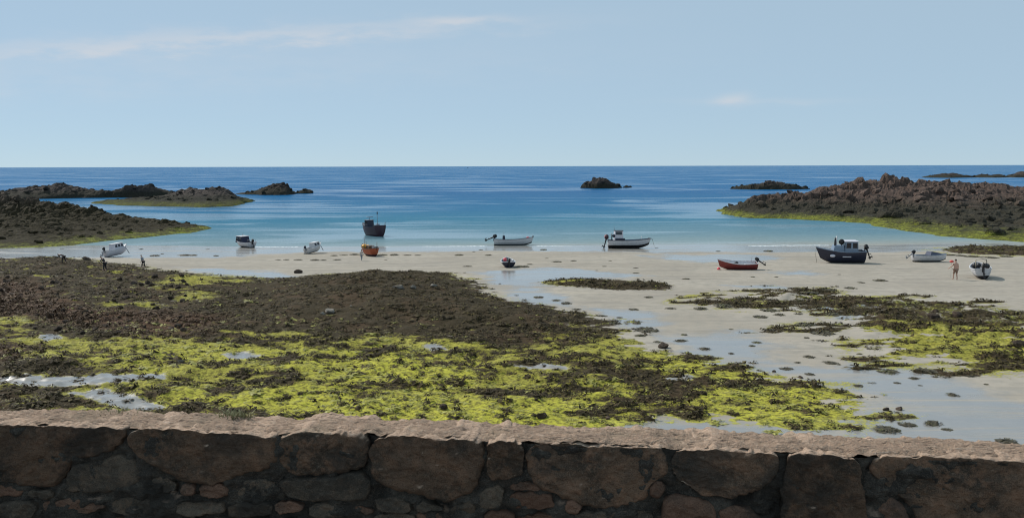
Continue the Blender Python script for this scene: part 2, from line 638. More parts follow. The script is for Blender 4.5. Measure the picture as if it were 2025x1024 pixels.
def mat_rock(name, dry=(0.15, 0.105, 0.082), dry2=(0.085, 0.066, 0.055), dark=(0.026, 0.024, 0.020), green=True, g0=-0.9, g1=-0.1, d0=0.4, d1=2.6, wob=2.2, gb=1.0):
    t = NT(name)
    z = t.sep(t.pos())[2]
    n0 = t.noise(0.22, 4, 0.6)
    n1 = t.noise(0.9, 5, 0.65)
    n2 = t.noise(4.0, 4, 0.65)
    zz = t.math('ADD', z, t.math('MULTIPLY', t.math('SUBTRACT', n0, 0.5), wob))
    zz = t.math('ADD', zz, t.math('MULTIPLY', t.math('SUBTRACT', n1, 0.5), wob * 0.5))
    c = t.mix(t.smooth(n1, 0.3, 0.7), dry2, dry)
    c = t.mix(t.math('MULTIPLY', t.smooth(n2, 0.5, 0.75), 0.5), c, (0.20, 0.165, 0.135))
    c = t.mix(t.math('MULTIPLY', t.smooth(n2, 0.52, 0.3), 0.6), c, (0.03, 0.026, 0.024))
    w = t.mix(t.smooth(n2, 0.35, 0.7), dark, (dark[0] * 2.6, dark[1] * 2.5, dark[2] * 2.0))
    c = t.mix(1.0, c, t.n_comb(t.math('MULTIPLY_ADD', t.objrand(), 0.9, 0.5)), 'MULTIPLY')
    c = t.mix(t.smooth(zz, d0, d1), w, c)
    if green:
        g = t.mix(t.smooth(n2, 0.35, 0.65), (0.065, 0.068, 0.018), (0.27 * gb, 0.285 * gb, 0.045 * gb))
        g = t.mix(t.math('MULTIPLY', t.smooth(n1, 0.42, 0.6), 0.7), g, (0.045, 0.042, 0.022))
        c = t.mix(t.smooth(zz, g1, g0), c, g)
    h = t.math('ADD', n1, t.math('MULTIPLY', n2, 0.6))
    return t.set(c, 0.85, t.bump(h, 0.8, 0.35), spec=0.06)


def mat_weed():
    t = NT('brown_wrack')
    r = t.island()
    n = t.noise(9.0, 3, 0.6)
    c = t.ramp(r, [(0.0, (0.020, 0.015, 0.008)), (0.5, (0.050, 0.038, 0.020)), (0.8, (0.086, 0.064, 0.032)), (1.0, (0.150, 0.122, 0.048))])
    c = t.mix(t.smooth(n, 0.5, 0.7), c, (0.055, 0.043, 0.025))
    red = t.attr('red')
    c = t.mix(t.math('MULTIPLY', red, 0.7), c, t.mix(r, (0.042, 0.021, 0.013), (0.16, 0.095, 0.060)))
    return t.set(c, 0.65, t.bump(n, 0.5, 0.03), spec=0.06)


def mat_algae():
    t = NT('green_algae')
    r = t.island()
    n = t.noise(7.0, 3, 0.6)
    c = t.ramp(r, [(0.0, (0.14, 0.13, 0.024)), (0.5, (0.25, 0.24, 0.042)), (1.0, (0.41, 0.385, 0.09))])
    c = t.mix(t.math('MULTIPLY', t.smooth(n, 0.5, 0.7), 0.5), c, (0.09, 0.10, 0.014))
    return t.set(c, 0.6, t.bump(n, 0.5, 0.03), spec=0.3)


def mat_stone(name, c1, c2, c3, bumpd=0.012, topc=None):
    t = NT(name)
    L = t.pos()
    r = t.objrand()
    n0 = t.noise(3.2, 5, 0.62)
    n1 = t.noise(11.0, 5, 0.68)
    n2 = t.noise(48.0, 4, 0.7)
    n3 = t.noise(150.0, 2, 0.6)
    c = t.mix(t.smooth(n0, 0.36, 0.64), c1, c2)
    c = t.mix(t.math('MULTIPLY', t.smooth(n1, 0.45, 0.68), 0.75), c, c3)
    c = t.mix(t.math('MULTIPLY', t.smooth(n2, 0.5, 0.75), 0.45), c, (c1[0] * 1.5, c1[1] * 1.5, c1[2] * 1.5))
    lich = t.math('MULTIPLY', t.smooth(t.noise(7.5, 5, 0.75), 0.60, 0.70), t.smooth(n2, 0.42, 0.6))
    c = t.mix(t.math('MULTIPLY', lich, 0.16), c, (0.19, 0.17, 0.14))
    c = t.mix(t.math('MULTIPLY', t.smooth(n3, 0.55, 0.7), 0.55), c, (0.015, 0.013, 0.011))
    c = t.mix(t.math('MULTIPLY', t.smooth(n3, 0.44, 0.32), 0.35), c, (0.21, 0.15, 0.11))
    c = t.mix(t.math('MULTIPLY', t.smooth(t.noise(2.1, 5, 0.65), 0.50, 0.60), 0.6), c, (0.032, 0.029, 0.025))
    br = t.math('MULTIPLY_ADD', r, 0.5, 0.75)
    c = t.mix(1.0, c, t.n_comb(br), 'MULTIPLY')
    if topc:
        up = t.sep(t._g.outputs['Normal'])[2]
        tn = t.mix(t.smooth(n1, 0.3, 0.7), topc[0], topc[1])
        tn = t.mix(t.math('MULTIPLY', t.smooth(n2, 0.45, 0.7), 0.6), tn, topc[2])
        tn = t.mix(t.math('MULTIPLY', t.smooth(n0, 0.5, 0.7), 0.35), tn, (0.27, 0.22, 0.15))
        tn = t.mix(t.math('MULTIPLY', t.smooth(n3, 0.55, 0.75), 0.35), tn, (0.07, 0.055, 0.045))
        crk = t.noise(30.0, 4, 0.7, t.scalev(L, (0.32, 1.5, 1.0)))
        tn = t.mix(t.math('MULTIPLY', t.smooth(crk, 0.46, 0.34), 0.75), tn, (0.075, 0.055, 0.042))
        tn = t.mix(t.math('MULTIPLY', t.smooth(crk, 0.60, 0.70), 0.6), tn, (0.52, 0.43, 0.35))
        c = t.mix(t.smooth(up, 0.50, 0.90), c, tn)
        n1 = t.math('ADD', n1, t.math('MULTIPLY', crk, 0.9))
    h = t.math('ADD', t.math('ADD', n1, t.math('MULTIPLY', n2, 0.55)), t.math('MULTIPLY', n3, 0.22))
    return t.set(c, 0.92, t.bump(h, 1.0, bumpd * 1.8), spec=0.2)


def _ncomb(self, v):
    n = self.n.new('ShaderNodeCombineColor')
    for i in range(3):
        self.put(n.inputs[i], v)
    return n.outputs[0]


NT.n_comb = _ncomb

M = dict(
    sand=mat_sand(), water=mat_water(), weed=mat_weed(), algae=mat_algae(),
    rock_left=mat_rock('weedy_rock', dry=(0.078, 0.058, 0.043), dry2=(0.040, 0.032, 0.024), dark=(0.024, 0.020, 0.013), d0=1.8, d1=4.6, g0=-0.95, g1=-0.35, wob=1.3),
    rock_head=mat_rock('red_granite', dry=(0.150, 0.102, 0.082), dry2=(0.078, 0.058, 0.049), d0=1.0, d1=3.6, g0=-0.75, g1=0.20, wob=1.5),
    rock_islet=mat_rock('dark_islet_rock', dry=(0.085, 0.066, 0.056), dry2=(0.045, 0.038, 0.035), dark=(0.022, 0.021, 0.018), d0=0.5, d1=2.2, green=False),
    rock_islet_green=mat_rock('weedy_islet_rock', dry=(0.072, 0.056, 0.048), dry2=(0.036, 0.031, 0.029), dark=(0.022, 0.021, 0.018), d0=0.8, d1=2.4, g0=-0.8, g1=0.6, wob=1.2, gb=0.45),
    boulder=mat_rock('grey_boulder', dry=(0.26, 0.235, 0.20), dry2=(0.15, 0.135, 0.115), d0=-9, d1=-8, green=False),
    reef_rock=mat_rock('reef_rock', dry=(0.10, 0.072, 0.055), dry2=(0.045, 0.036, 0.028), d0=-9, d1=-8, green=False),
    white=paint('white_paint', (0.58, 0.58, 0.60), 0.5, 0.5), lilac=paint('pale_grey_paint', (0.58, 0.57, 0.62)),
    navy=paint('navy_paint', (0.018, 0.022, 0.045)), black=paint('black_paint', (0.012, 0.012, 0.015), 0.5),
    red=paint('red_paint', (0.22, 0.035, 0.03)), darkred=paint('dark_red_paint', (0.055, 0.020, 0.030)),
    orange=paint('orange_paint', (0.34, 0.07, 0.025)), yellow=paint('yellow_oilskin', (0.75, 0.36, 0.03), 0.5),
    wood=paint('varnished_wood', (0.13, 0.075, 0.04)), grey=paint('grey_metal', (0.22, 0.23, 0.25), 0.4),
    bluegrey=paint('blue_grey_paint', (0.19, 0.25, 0.33)), rope=paint('old_rope', (0.30, 0.27, 0.21), 0.9),
    glass=NT('dark_window').set((0.015, 0.018, 0.025), 0.06), canvas=paint('navy_canvas', (0.02, 0.026, 0.06), 0.8),
    greycanvas=paint('slate_canvas', (0.085, 0.095, 0.14), 0.8), pink=paint('pink_buoy', (0.75, 0.09, 0.11), 0.4),
    skin=paint('skin', (0.50, 0.30, 0.22), 0.55, 0.1), hair=paint('dark_hair', (0.02, 0.015, 0.012), 0.7),
    darkcloth=paint('dark_cloth', (0.025, 0.026, 0.032), 0.9), greycloth=paint('grey_cloth', (0.24, 0.26, 0.29), 0.9),
    palecloth=paint('pale_cloth', (0.48, 0.45, 0.42), 0.9), tancloth=paint('tan_cloth', (0.26, 0.165, 0.12), 0.9, 0.2),  # tan cloth darkened, with the shade on the standing person's legs in its colour
    redcloth=paint('red_plastic', (0.70, 0.10, 0.08), 0.5),
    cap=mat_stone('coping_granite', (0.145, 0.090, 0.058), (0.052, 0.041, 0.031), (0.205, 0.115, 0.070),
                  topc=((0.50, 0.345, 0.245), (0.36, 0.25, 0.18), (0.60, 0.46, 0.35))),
    stone_red=mat_stone('red_wall_stone', (0.16, 0.088, 0.058), (0.08, 0.054, 0.040), (0.18, 0.105, 0.070)),
    stone_grey=mat_stone('grey_wall_stone', (0.105, 0.084, 0.063), (0.054, 0.046, 0.037), (0.15, 0.105, 0.072)),
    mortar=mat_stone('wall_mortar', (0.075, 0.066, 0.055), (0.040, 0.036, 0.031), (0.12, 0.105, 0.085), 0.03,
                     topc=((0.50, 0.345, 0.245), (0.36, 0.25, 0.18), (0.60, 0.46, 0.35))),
    drygrass=paint('dry_grass', (0.21, 0.20, 0.095), 0.8, 0.5),
    terrace=mat_stone('terrace_gravel', (0.20, 0.17, 0.14), (0.13, 0.11, 0.095), (0.25, 0.21, 0.18)),
)

# ------------------------------------------------------------------ beach
rows = np.concatenate([np.linspace(4.2, 26, 30), 26 * np.exp(np.arange(1, 560) * 0.0046), np.array([380, 450, 560, 760, 1000.])])
cols = np.concatenate([np.linspace(-3.0, -0.76, 24), np.arange(-0.75, 0.75, 0.0019), np.linspace(0.76, 3.0, 24)])
U, Y = np.meshgrid(cols, rows)
X = U * np.maximum(Y, 20.0)
xf, yf = X.ravel(), Y.ravel()
mk = reef_masks(xf, yf)
zf = height(xf, yf, mk)
a_, b_, c_, k_, dome_, ne_ = mk
patch = fbm(xf * 0.30, yf * 0.62, 5, 44)          # patches a few metres across
patch2 = fbm(xf * 0.9, yf * 1.6, 3, 55)
reef = np.maximum.reduce([sstep(-0.6, 1.2, a_ + ne_ * 0.5 + 4 * (patch2 - .5)), sstep(-0.8, 1.6, b_ + ne_ * 0.6 + 13 * (patch - .5) + 8 * (patch2 - .5) - 0.9), sstep(-0.5, 0.8, c_ + ne_ * 0.3),
                          sstep(-0.5, 0.8, k_ + ne_ * 0.3)])
inA = sstep(-0.6, 1.2, a_ + ne_ * 0.5)
gr = np.zeros_like(xf)
for g in GREENS:
    gr = np.maximum(gr, sstep(-1.6, 1.6, sdist(g, xf, yf) + ne_ * 0.8))
bri = np.zeros_like(xf)
for g in BRIGHT:
    bri = np.maximum(bri, sstep(-2, 2.5, sdist(g, xf, yf) + ne_ * 0.8))
ld = sdist(LEFTDARK, xf, yf)
dark = np.maximum(sstep(-3.5, 3.5, dome_ + ne_ * 0.9 + 9 * (patch2 - .5)), sstep(-3, 3, ld + ne_ * 0.9 + 9 * (patch2 - .5)))
red = sstep(-2, 2, sdist(REDROCK, xf, yf) + ne_ * 0.8)
pool = np.zeros_like(xf)
for g in POOLS:
    pool = np.maximum(pool, sstep(-0.5, 0.6, sdist(g, xf, yf) + ne_ * 0.22))
wet = np.zeros_like(xf)
for g in WETS:
    wet = np.maximum(wet, sstep(-2.0, 3.0, sdist(g, xf, yf) + ne_ * 1.0))
streak = fbm(xf * 0.10, yf * 0.55, 4, 91)
wet = np.clip(np.maximum(wet, sstep(104, 117, yf)) * (0.42 + 0.65 * patch + 0.8 * streak), 0, 1) + 0.16 * sstep(.35, .7, streak)
wet = np.maximum(wet, pool * 1.1)
gsm = np.maximum.reduce([sstep(-1.2, 1.2, sdist(g, xf, yf) + ne_ * 0.5 + 3 * (patch2 - .5)) for g in GREENS[:3]])
dark = dark * (1 - 0.95 * gsm)
red = red * (1 - 0.7 * gsm)
green_only = np.clip(gr * (1 - dark * 0.9), 0, 1)
inB = sstep(-2, 2, b_)
weed = reef * (0.84 - 0.20 * inB - (3.2 * np.clip(patch2 - 0.53, 0, 1) + 1.5 * np.clip(patch - 0.5, 0, 1)) * dark * (1 - 0.75 * sstep(-2, 5, dome_)) - 0.46 * green_only + 1.3 * (patch - 0.5) * (0.3 + green_only) + 0.9 * (patch2 - .5) * green_only - 0.15 * bri + 0.25 * dark + 0.15 * red)
green = reef * np.clip(green_only * 1.05 + 0.25 * (1 - dark) + 0.2 * (patch2 - .5) + 0.25 * inB + (3.0 * np.clip(patch2 - 0.52, 0, 1) + 1.5 * np.clip(patch - 0.5, 0, 1)) * (1 - 0.75 * sstep(-2, 5, dome_)), 0, 1)
# green skirt where the reef meets the sand
edge = np.exp(-((a_ + ne_ * 0.5) / 1.6) ** 2) * (1 - sstep(0, 3, dome_) * 0.5) * 0.5 + np.exp(-((b_ + ne_ * .6) / 1.8) ** 2) * 0.6 + np.exp(-((k_ + ne_ * .3 + 1) / 1.8) ** 2) * 0.55
green = np.clip(np.maximum(green, edge * (patch * 1.5)), 0, 1) * (1 - pool)
weed = np.clip(weed * (1 - pool), 0, 1.2)
me = mesh_np('beach', np.stack([xf, yf, zf], -1), grid_faces(*X.shape), M['sand'], True)
for k, v in (('weed', weed), ('green', green), ('wet', wet), ('red', red * reef), ('bright', bri)):
    set_attr(me, k, v)
tag(obj_from('beach', me), kind='structure')

# ------------------------------------------------------------------ sea
wr = np.concatenate([np.linspace(100, 400, 16), [600, 1000, 2000, 5000, 12000, 40000.]])
wc = np.linspace(-1, 1, 17)
V = []
for r in wr:
    for c in wc:
        V.append((c * max(r, 300) * 2.2, r, WATER_Z))
me = mesh_np('sea', V, grid_faces(len(wr), len(wc)), M['water'], True)
tag(obj_from('sea', me), kind='structure')


# ------------------------------------------------------------------ rock masses
def boulder_mesh(name, seed, mat, subdiv=2, cuts=9, flat=0.8):
    r = random.Random(seed)
    bm = bmesh.new()
    bmesh.ops.create_icosphere(bm, subdivisions=subdiv, radius=1.0)
    planes = []
    for _ in range(cuts):
        n = Vector((r.gauss(0, 1), r.gauss(0, 1), r.gauss(0, 1))).normalized()
        planes.append((n, r.uniform(0.5, 0.85)))
    for v in bm.verts:
        for n, d in planes:
            k = v.co.dot(n)
            if k > d:
                v.co -= n * (k - d)
        v.co *= 1 + 0.05 * r.uniform(-1, 1)
        v.co.z *= flat
    me = bpy.data.meshes.new(name)
    bm.to_mesh(me)
    bm.free()
    me.materials.append(mat)
    return me


POOLMESH = {}


def boulder_pool(mat):
    if mat.name not in POOLMESH:
        POOLMESH[mat.name] = [boulder_mesh('boulder', 100 + i, mat, 2 if i < 3 else 1) for i in range(7)]
    return POOLMESH[mat.name]


def rock_mass(name, label, cat, front, ridge, back, mat, res, power=0.9, crag=0.9, blk=2.5, nb=40, bsize=(0.5, 1.6), bzmin=0.0, seed=0, rim=0.0):
    fr = np.array([on_plane(x, y, WATER_Z)[:2] for x, y in front])
    rd = np.array([at_depth(*q) for q in ridge])
    rd[:, 2] -= rim * np.clip((rd[:, 2] - 2) / 4, 0, 1)
    bk = rd[:, :2] + np.array([0, back])
    poly = np.concatenate([fr, bk[::-1]])
    lo, hi = poly.min(0) - 2, poly.max(0) + 2
    xs, ys = np.arange(lo[0], hi[0], res), np.arange(lo[1], hi[1], res * 1.5)
    X, Y = np.meshgrid(xs, ys)
    x, y = X.ravel(), Y.ravel()
    x = x + (_h(np.round(x / res), np.round(y / res), 77 + seed) - .5) * res * 0.5
    sd = sdist(poly, x, y) + (fbm(x / 6, y / 6, 3, 61 + seed) - 0.5) * 3.0 * min(1.0, res * 3)
    best = np.full(x.shape, 1e12)
    zr = np.zeros(x.shape)
    for i in range(len(rd) - 1):
        ax, ay, az = rd[i]
        bx, by, bz = rd[i + 1]
        ex, ey = bx - ax, by - ay
        t = np.clip(((x - ax) * ex + (y - ay) * ey) / (ex * ex + ey * ey + 1e-9), 0, 1)
        d = np.hypot(x - ax - t * ex, y - ay - t * ey)
        best = np.minimum(best, d)
    wsum = np.zeros(x.shape)
    for i in range(len(rd) - 1):
        for t in np.linspace(0, 1, 8)[:-1]:
            q = rd[i] * (1 - t) + rd[i + 1] * t
            w = np.linalg.norm(rd[i + 1] - rd[i]) / ((x - q[0]) ** 2 + (y - q[1]) ** 2 + 0.3) ** 1.6
            wsum += w
            zr += w * q[2]
    zr = zr / wsum
    s = np.clip(sd, 0, None) / (np.clip(sd, 0, None) + best * 0.9 + 0.01)
    up = np.clip(zr - WATER_Z, 0.2, None)
    z = WATER_Z - 0.02 + (up + 0.02) * s ** power
    f1, cell = worley(x / blk, y / blk, seed)
    f2, cell2 = worley(x / (blk * 0.38), y / (blk * 0.38), seed + 9)
    rg = 1 - np.abs(2 * fbm(x / (blk * 2.2), y / (blk * 2.2), 4, seed + 3) - 1)
    amp = crag * np.clip(up * 0.3, 0.25, 1.5) * np.clip(0.10 + s * 2.0, 0, 1) * (0.5 + 0.5 * s)
    z = z + (fbm(x / 16, y / 16, 3, seed + 71) - 0.5) * 0.15 * up * s
    z = z + amp * (0.95 * (cell - 0.5) + 0.6 * (cell2 - 0.5) + 0.6 * (rg - 0.75) + 0.9 * (fbm(x * 1.1, y * 1.1, 3, seed + 5) - .5))
    z = z + np.clip(sd, 0, 0.8) / 0.8 * 0.10
    z = np.where(sd <= 0, WATER_Z - 0.02 + sd * 0.35, z)
    keep = (sd > -1.5).reshape(X.shape)
    fc = grid_faces(*X.shape)
    kf = keep.ravel()[fc].all(1)
    fc = fc[kf]
    used = np.unique(fc)
    remap = np.full(x.shape, -1)
    remap[used] = np.arange(len(used))
    root = empty(name, (float(poly[:, 0].mean()), float(poly[:, 1].mean()), WATER_Z))
    tag(root, label, cat)
    ctr = np.array(root.location)
    P = np.stack([x, y, z], -1)
    me = mesh_np('crag', P[used] - ctr, remap[fc], mat, False)
    obj_from('crag', me, root)
    pool = boulder_pool(mat)
    cand = np.where((sd > 0.8) & (z > WATER_Z + bzmin))[0]
    rr = np.random.default_rng(seed + 1)
    if len(cand) and nb:
        for i in rr.choice(cand, nb):
            o = obj_from('boulder', pool[int(rr.integers(len(pool)))], root)
            sz = float(rr.uniform(*bsize) * (0.95 - 0.4 * s[i]))
            o.location = P[i] - ctr + np.array([0, 0, -sz * 0.12])
            o.scale = (sz * rr.uniform(0.8, 1.4), sz * rr.uniform(0.8, 1.3), sz * rr.uniform(0.6, 1.05))
            o.rotation_euler = (rr.uniform(-.5, .5), rr.uniform(-.5, .5), rr.uniform(0, 6.3))
    return root


rock_mass('rocky_headland', 'reddish brown craggy headland with a yellow-green weedy foot at the right', 'headland',
          [(1452, 428), (1482, 431), (1560, 433), (1640, 437), (1700, 441), (1780, 455), (1850, 466), (1930, 472), (2025, 478), (2250, 490)],
          [(1456, 424, 190), (1464, 408, 193), (1490, 390, 196), (1540, 386, 197), (1600, 382, 198), (1635, 372, 200), (1655, 364, 203),
           (1700, 354, 206), (1735, 352, 208), (1785, 352, 208), (1812, 358, 209), (1860, 357, 211), (1900, 356, 212), (1960, 360, 212),
           (2030, 360, 210), (2250, 356, 205)], 22, M['rock_head'], 0.42, power=0.95, crag=1.0, blk=5.0, nb=290, bsize=(0.5, 2.2), bzmin=0.6, seed=3, rim=0.9)
rock_mass('rocky_spur', 'low dark weed-covered rock spur with yellow-green foot running out from the left edge', 'rock spur',
          [(-250, 505), (-100, 498), (0, 492), (80, 490), (150, 484), (230, 475), (290, 470), (340, 463), (376, 461)],
          [(-250, 385, 168), (-100, 388, 168), (0, 391, 166), (60, 395, 166), (130, 405, 165), (200, 421, 160), (240, 430, 157), (290, 435, 155),
           (325, 437, 152), (345, 441, 150), (352, 453, 147), (374, 460, 145)], 10, M['rock_left'], 0.36, power=0.85, crag=1.1, blk=2.6, nb=240,
          bsize=(0.3, 1.0), bzmin=0.4, seed=8)
rock_mass('rocky_islet', 'long dark rock ridge with two humps behind the left spur', 'islet',
          [(-150, 397), (-20, 396), (60, 394), (120, 392.5), (220, 391), (300, 391), (350, 390)],
          [(-150, 388, 312), (-20, 384, 312), (30, 375, 312), (75, 370, 312), (120, 361, 312), (150, 370, 312), (190, 377, 312), (230, 374, 312),
           (262, 364, 312), (300, 365, 312), (330, 379, 312), (350, 384, 312)], 14, M['rock_islet'], 0.55, power=0.6, crag=0.9, blk=3.5, nb=90,
          bsize=(0.7, 2.0), bzmin=0.5, seed=14)
rock_mass('rocky_islet', 'dark rounded double hump islet with green low apron in the left bay', 'islet',
          [(180, 402), (230, 406), (300, 408), (400, 410), (460, 408), (483, 402)],
          [(190, 399, 262), (215, 395, 262), (280, 391, 262), (335, 388, 262), (350, 380, 262), (375, 373, 262), (410, 374, 262), (438, 372, 262),
           (460, 381, 262), (479, 398, 264)], 14, M['rock_islet_green'], 0.45, power=0.75, crag=0.6, blk=3.0, nb=70, bsize=(0.5, 1.6), bzmin=1.0, seed=23)
rock_mass('rocky_islet', 'small dark islet with a low tail of rocks right of the double hump islet', 'islet',
          [(466, 384), (520, 386), (570, 386), (606, 379)],
          [(472, 382, 342), (500, 379, 342), (520, 372, 342), (535, 365, 342), (560, 360, 342), (585, 361, 342), (596, 373, 342), (604, 377, 345)],
          10, M['rock_islet'], 0.5, power=0.6, crag=0.8, blk=3.0, nb=50, bsize=(0.5, 1.6), bzmin=0.3, seed=31)
rock_mass('rocky_islet', 'lone dark flat-topped islet in open water near the centre', 'islet',
          [(1148, 372), (1180, 373), (1215, 372.5), (1247, 370.5)],
          [(1151, 366, 424), (1156, 353, 424), (1175, 350, 424), (1200, 352, 424), (1213, 362, 424), (1222, 366, 424), (1232, 361, 424), (1245, 368, 424)],
          9, M['rock_islet'], 0.5, power=0.42, crag=0.6, blk=3.0, nb=40, bsize=(0.6, 1.6), bzmin=0.5, seed=37)
rock_mass('rocky_islet', 'long low dark islet just off the tip of the right headland', 'islet',
          [(1450, 374), (1500, 375), (1560, 375), (1605, 374)],
          [(1453, 370, 398), (1465, 362, 398), (1490, 362, 398), (1505, 366, 398), (1520, 357, 398), (1550, 363, 398), (1580, 366, 398), (1600, 372, 398)],
          10, M['rock_islet'], 0.5, power=0.55, crag=0.7, blk=3.0, nb=50, bsize=(0.6, 1.6), bzmin=0.4, seed=41)
rock_mass('sea_rock', 'thin far line of rocks on the water behind the right headland', 'sea rock',
          [(1835, 351.5), (1880, 352), (1930, 351)],
          [(1838, 349, 760), (1862, 343.5, 760), (1885, 343, 760), (1925, 348.5, 760)], 14, M['rock_islet'], 1.0, power=0.5, crag=0.8, blk=5, nb=12, bsize=(1, 2.5), seed=47)
rock_mass('sea_rock', 'far low pair of rocks right of the thin rock line', 'sea rock',
          [(1930, 351), (1965, 351.5), (1995, 351)],
          [(1933, 347, 765), (1945, 344, 765), (1960, 347, 765), (1975, 344, 765), (1992, 348.5, 765)], 12, M['rock_islet'], 1.0, power=0.5, crag=0.8, blk=5, nb=8, bsize=(1, 2.5), seed=51)
rock_mass('sea_rock', 'far rock at the right edge of the picture near the horizon', 'sea rock',
          [(2003, 351), (2040, 351), (2090, 351)],
          [(2006, 346, 770), (2018, 338.5, 770), (2045, 339, 770), (2085, 347, 770)], 14, M['rock_islet'], 1.0, power=0.5, crag=0.8, blk=5, nb=8, bsize=(1, 2.5), seed=55)


# ------------------------------------------------------------------ seaweed cover (too many to count)
def tuft_mesh(x, y, z, rad, hgt, name, mat, redv=None, seed=0, smooth=False):
    r = np.random.default_rng(seed)
    n = len(x)
    K, Q = 6, 8
    ang = (np.arange(K) / K * 2 * np.pi)[None, :] + r.uniform(0, 1, (n, 1)) + r.uniform(-.3, .3, (n, K))
    asp = r.uniform(0.8, 1.5, (n, 1))
    r0 = rad[:, None] * r.uniform(0.6, 1.2, (n, K))
    NV = K + 1 + Q * 4
    V = np.zeros((n, NV, 3))
    V[:, :K, 0] = x[:, None] + np.cos(ang) * r0 * asp
    V[:, :K, 1] = y[:, None] + np.sin(ang) * r0
    V[:, :K, 2] = z[:, None] - 0.04
    V[:, K, 0] = x + rad * r.uniform(-.4, .4, n)
    V[:, K, 1] = y + rad * r.uniform(-.4, .4, n)
    V[:, K, 2] = z + hgt * r.uniform(0.5, 0.9, n)
    fa = (np.arange(Q) / Q * 2 * np.pi)[None, :] + r.uniform(-.5, .5, (n, Q))
    ln = rad[:, None] * r.uniform(0.7, 1.7, (n, Q))
    wd = rad[:, None] * r.uniform(0.12, 0.30, (n, Q))
    hm = hgt[:, None] * r.uniform(0.4, 1.35, (n, Q))
    ca, sa = np.cos(fa), np.sin(fa)
    st = rad[:, None] * r.uniform(0.0, 0.35, (n, Q))
    for k_, (al, si, hh) in enumerate(((0.0, 0.0, 0.75), (0.55, -1.0, 1.0), (0.55, 1.0, 0.9), (1.0, 0.0, 0.0))):
        V[:, K + 1 + k_::4, 0] = x[:, None] + (ca * (st + ln * al) - sa * wd * si) * asp
        V[:, K + 1 + k_::4, 1] = y[:, None] + sa * (st + ln * al) + ca * wd * si
        V[:, K + 1 + k_::4, 2] = z[:, None] + hm * hh + (0.015 if k_ == 3 else 0.0)
    f = [(i, (i + 1) % K, K) for i in range(K)]
    for q in range(Q):
        o_ = K + 1 + q * 4
        f += [(o_, o_ + 1, o_ + 2), (o_ + 1, o_ + 3, o_ + 2)]
    f = np.array(f)
    Fc = (f[None] + (np.arange(n) * NV)[:, None, None]).reshape(-1, 3)
    me = mesh_np(name, V.reshape(-1, 3), Fc, mat, smooth)
    if redv is not None:
        set_attr(me, 'red', np.repeat(redv, NV))
    return me


NPTS = 215000
yy_ = 26 + (116 - 26) * RNG.random(NPTS) ** 0.75
xx_ = (RNG.random(NPTS) * 1.5 - 0.75) * yy_
m_ = reef_masks(xx_, yy_)
zz_ = height(xx_, yy_, m_)
ne2 = m_[5]
pt = fbm(xx_ * 0.30, yy_ * 0.62, 5, 44)
pt2 = fbm(xx_ * 0.9, yy_ * 1.6, 3, 55)
rf = np.maximum.reduce([sstep(-0.6, 1.0, m_[0] + ne2 * 0.5 + 4 * (pt2 - .5)), sstep(-0.8, 1.6, m_[1] + ne2 * 0.6 + 13 * (pt - .5) + 8 * (pt2 - .5) - 0.9), sstep(-0.5, 0.8, m_[2] + ne2 * 0.3), sstep(-.5, .8, m_[3] + ne2 * .3)])
pt2 = fbm(xx_ * 0.9, yy_ * 1.6, 3, 55)
dk = np.maximum(sstep(-3.5, 3.5, m_[4] + ne2 * 0.9 + 9 * (pt2 - .5)), sstep(-3, 3, sdist(LEFTDARK, xx_, yy_) + ne2 * 0.9 + 9 * (pt2 - .5)))
gs2 = np.maximum.reduce([sstep(-1.2, 1.2, sdist(g, xx_, yy_) + ne2 * 0.5 + 3 * (pt2 - .5)) for g in GREENS[:3]])
dk = dk * (1 - 0.95 * gs2)
rdk = sstep(-2, 2, sdist(REDROCK, xx_, yy_) + ne2 * .8) * (1 - 0.8 * gs2)
br2 = np.zeros_like(xx_)
for g in BRIGHT:
    br2 = np.maximum(br2, sstep(-2, 2.5, sdist(g, xx_, yy_) + ne2 * 0.8))
pl2 = np.zeros_like(xx_)
for g in POOLS:
    pl2 = np.maximum(pl2, sstep(-0.5, 0.6, sdist(g, xx_, yy_) + ne2 * 0.22))
pt = fbm(xx_ * 0.30, yy_ * 0.62, 5, 44)
pt2 = fbm(xx_ * 0.9, yy_ * 1.6, 3, 55)
prob = rf * (1 - 0.93 * pl2) * (1 - 0.6 * gs2) * np.clip(0.36 + 0.5 * dk * (1 - np.clip(4 * (pt2 - .53), 0, .8) * (1 - 0.75 * sstep(-2, 5, m_[4]))) - 0.1 * sstep(-2, 2, m_[1]) + 0.3 * rdk + 2.6 * (pt - 0.5) + 1.4 * (pt2 - .5) - 0.15 * br2, 0.15, 0.9)
sel = RNG.random(NPTS) < prob * 0.55
rad = RNG.gamma(3.0, 0.030, sel.sum()) + 0.045
rad *= (1 + 0.35 * rdk[sel])
hg = rad * RNG.uniform(0.2, 0.75, sel.sum()) * (1 - 0.35 * dk[sel]) * (1 + 0.3 * rdk[sel])
tag(obj_from('brown_seaweed', tuft_mesh(xx_[sel], yy_[sel], zz_[sel], rad, hg, 'brown_seaweed', M['weed'], rdk[sel], 1)),
    'matted brown wrack covering the tidal reef in front of the wall', 'seaweed', kind='stuff')
gp = rf * (1 - pl2) * (1 - dk) * np.clip(0.25 + 0.35 * br2 - 1.5 * (pt - 0.5), 0.02, 0.8)
sel = RNG.random(NPTS) < gp * 0.25
rad = RNG.gamma(3.0, 0.025, sel.sum()) + 0.04
tag(obj_from('green_seaweed', tuft_mesh(xx_[sel], yy_[sel], zz_[sel], rad, rad * 0.35, 'green_seaweed', M['algae'], None, 2)),
    'bright yellow-green algae spread over the reef flats', 'algae', kind='stuff')


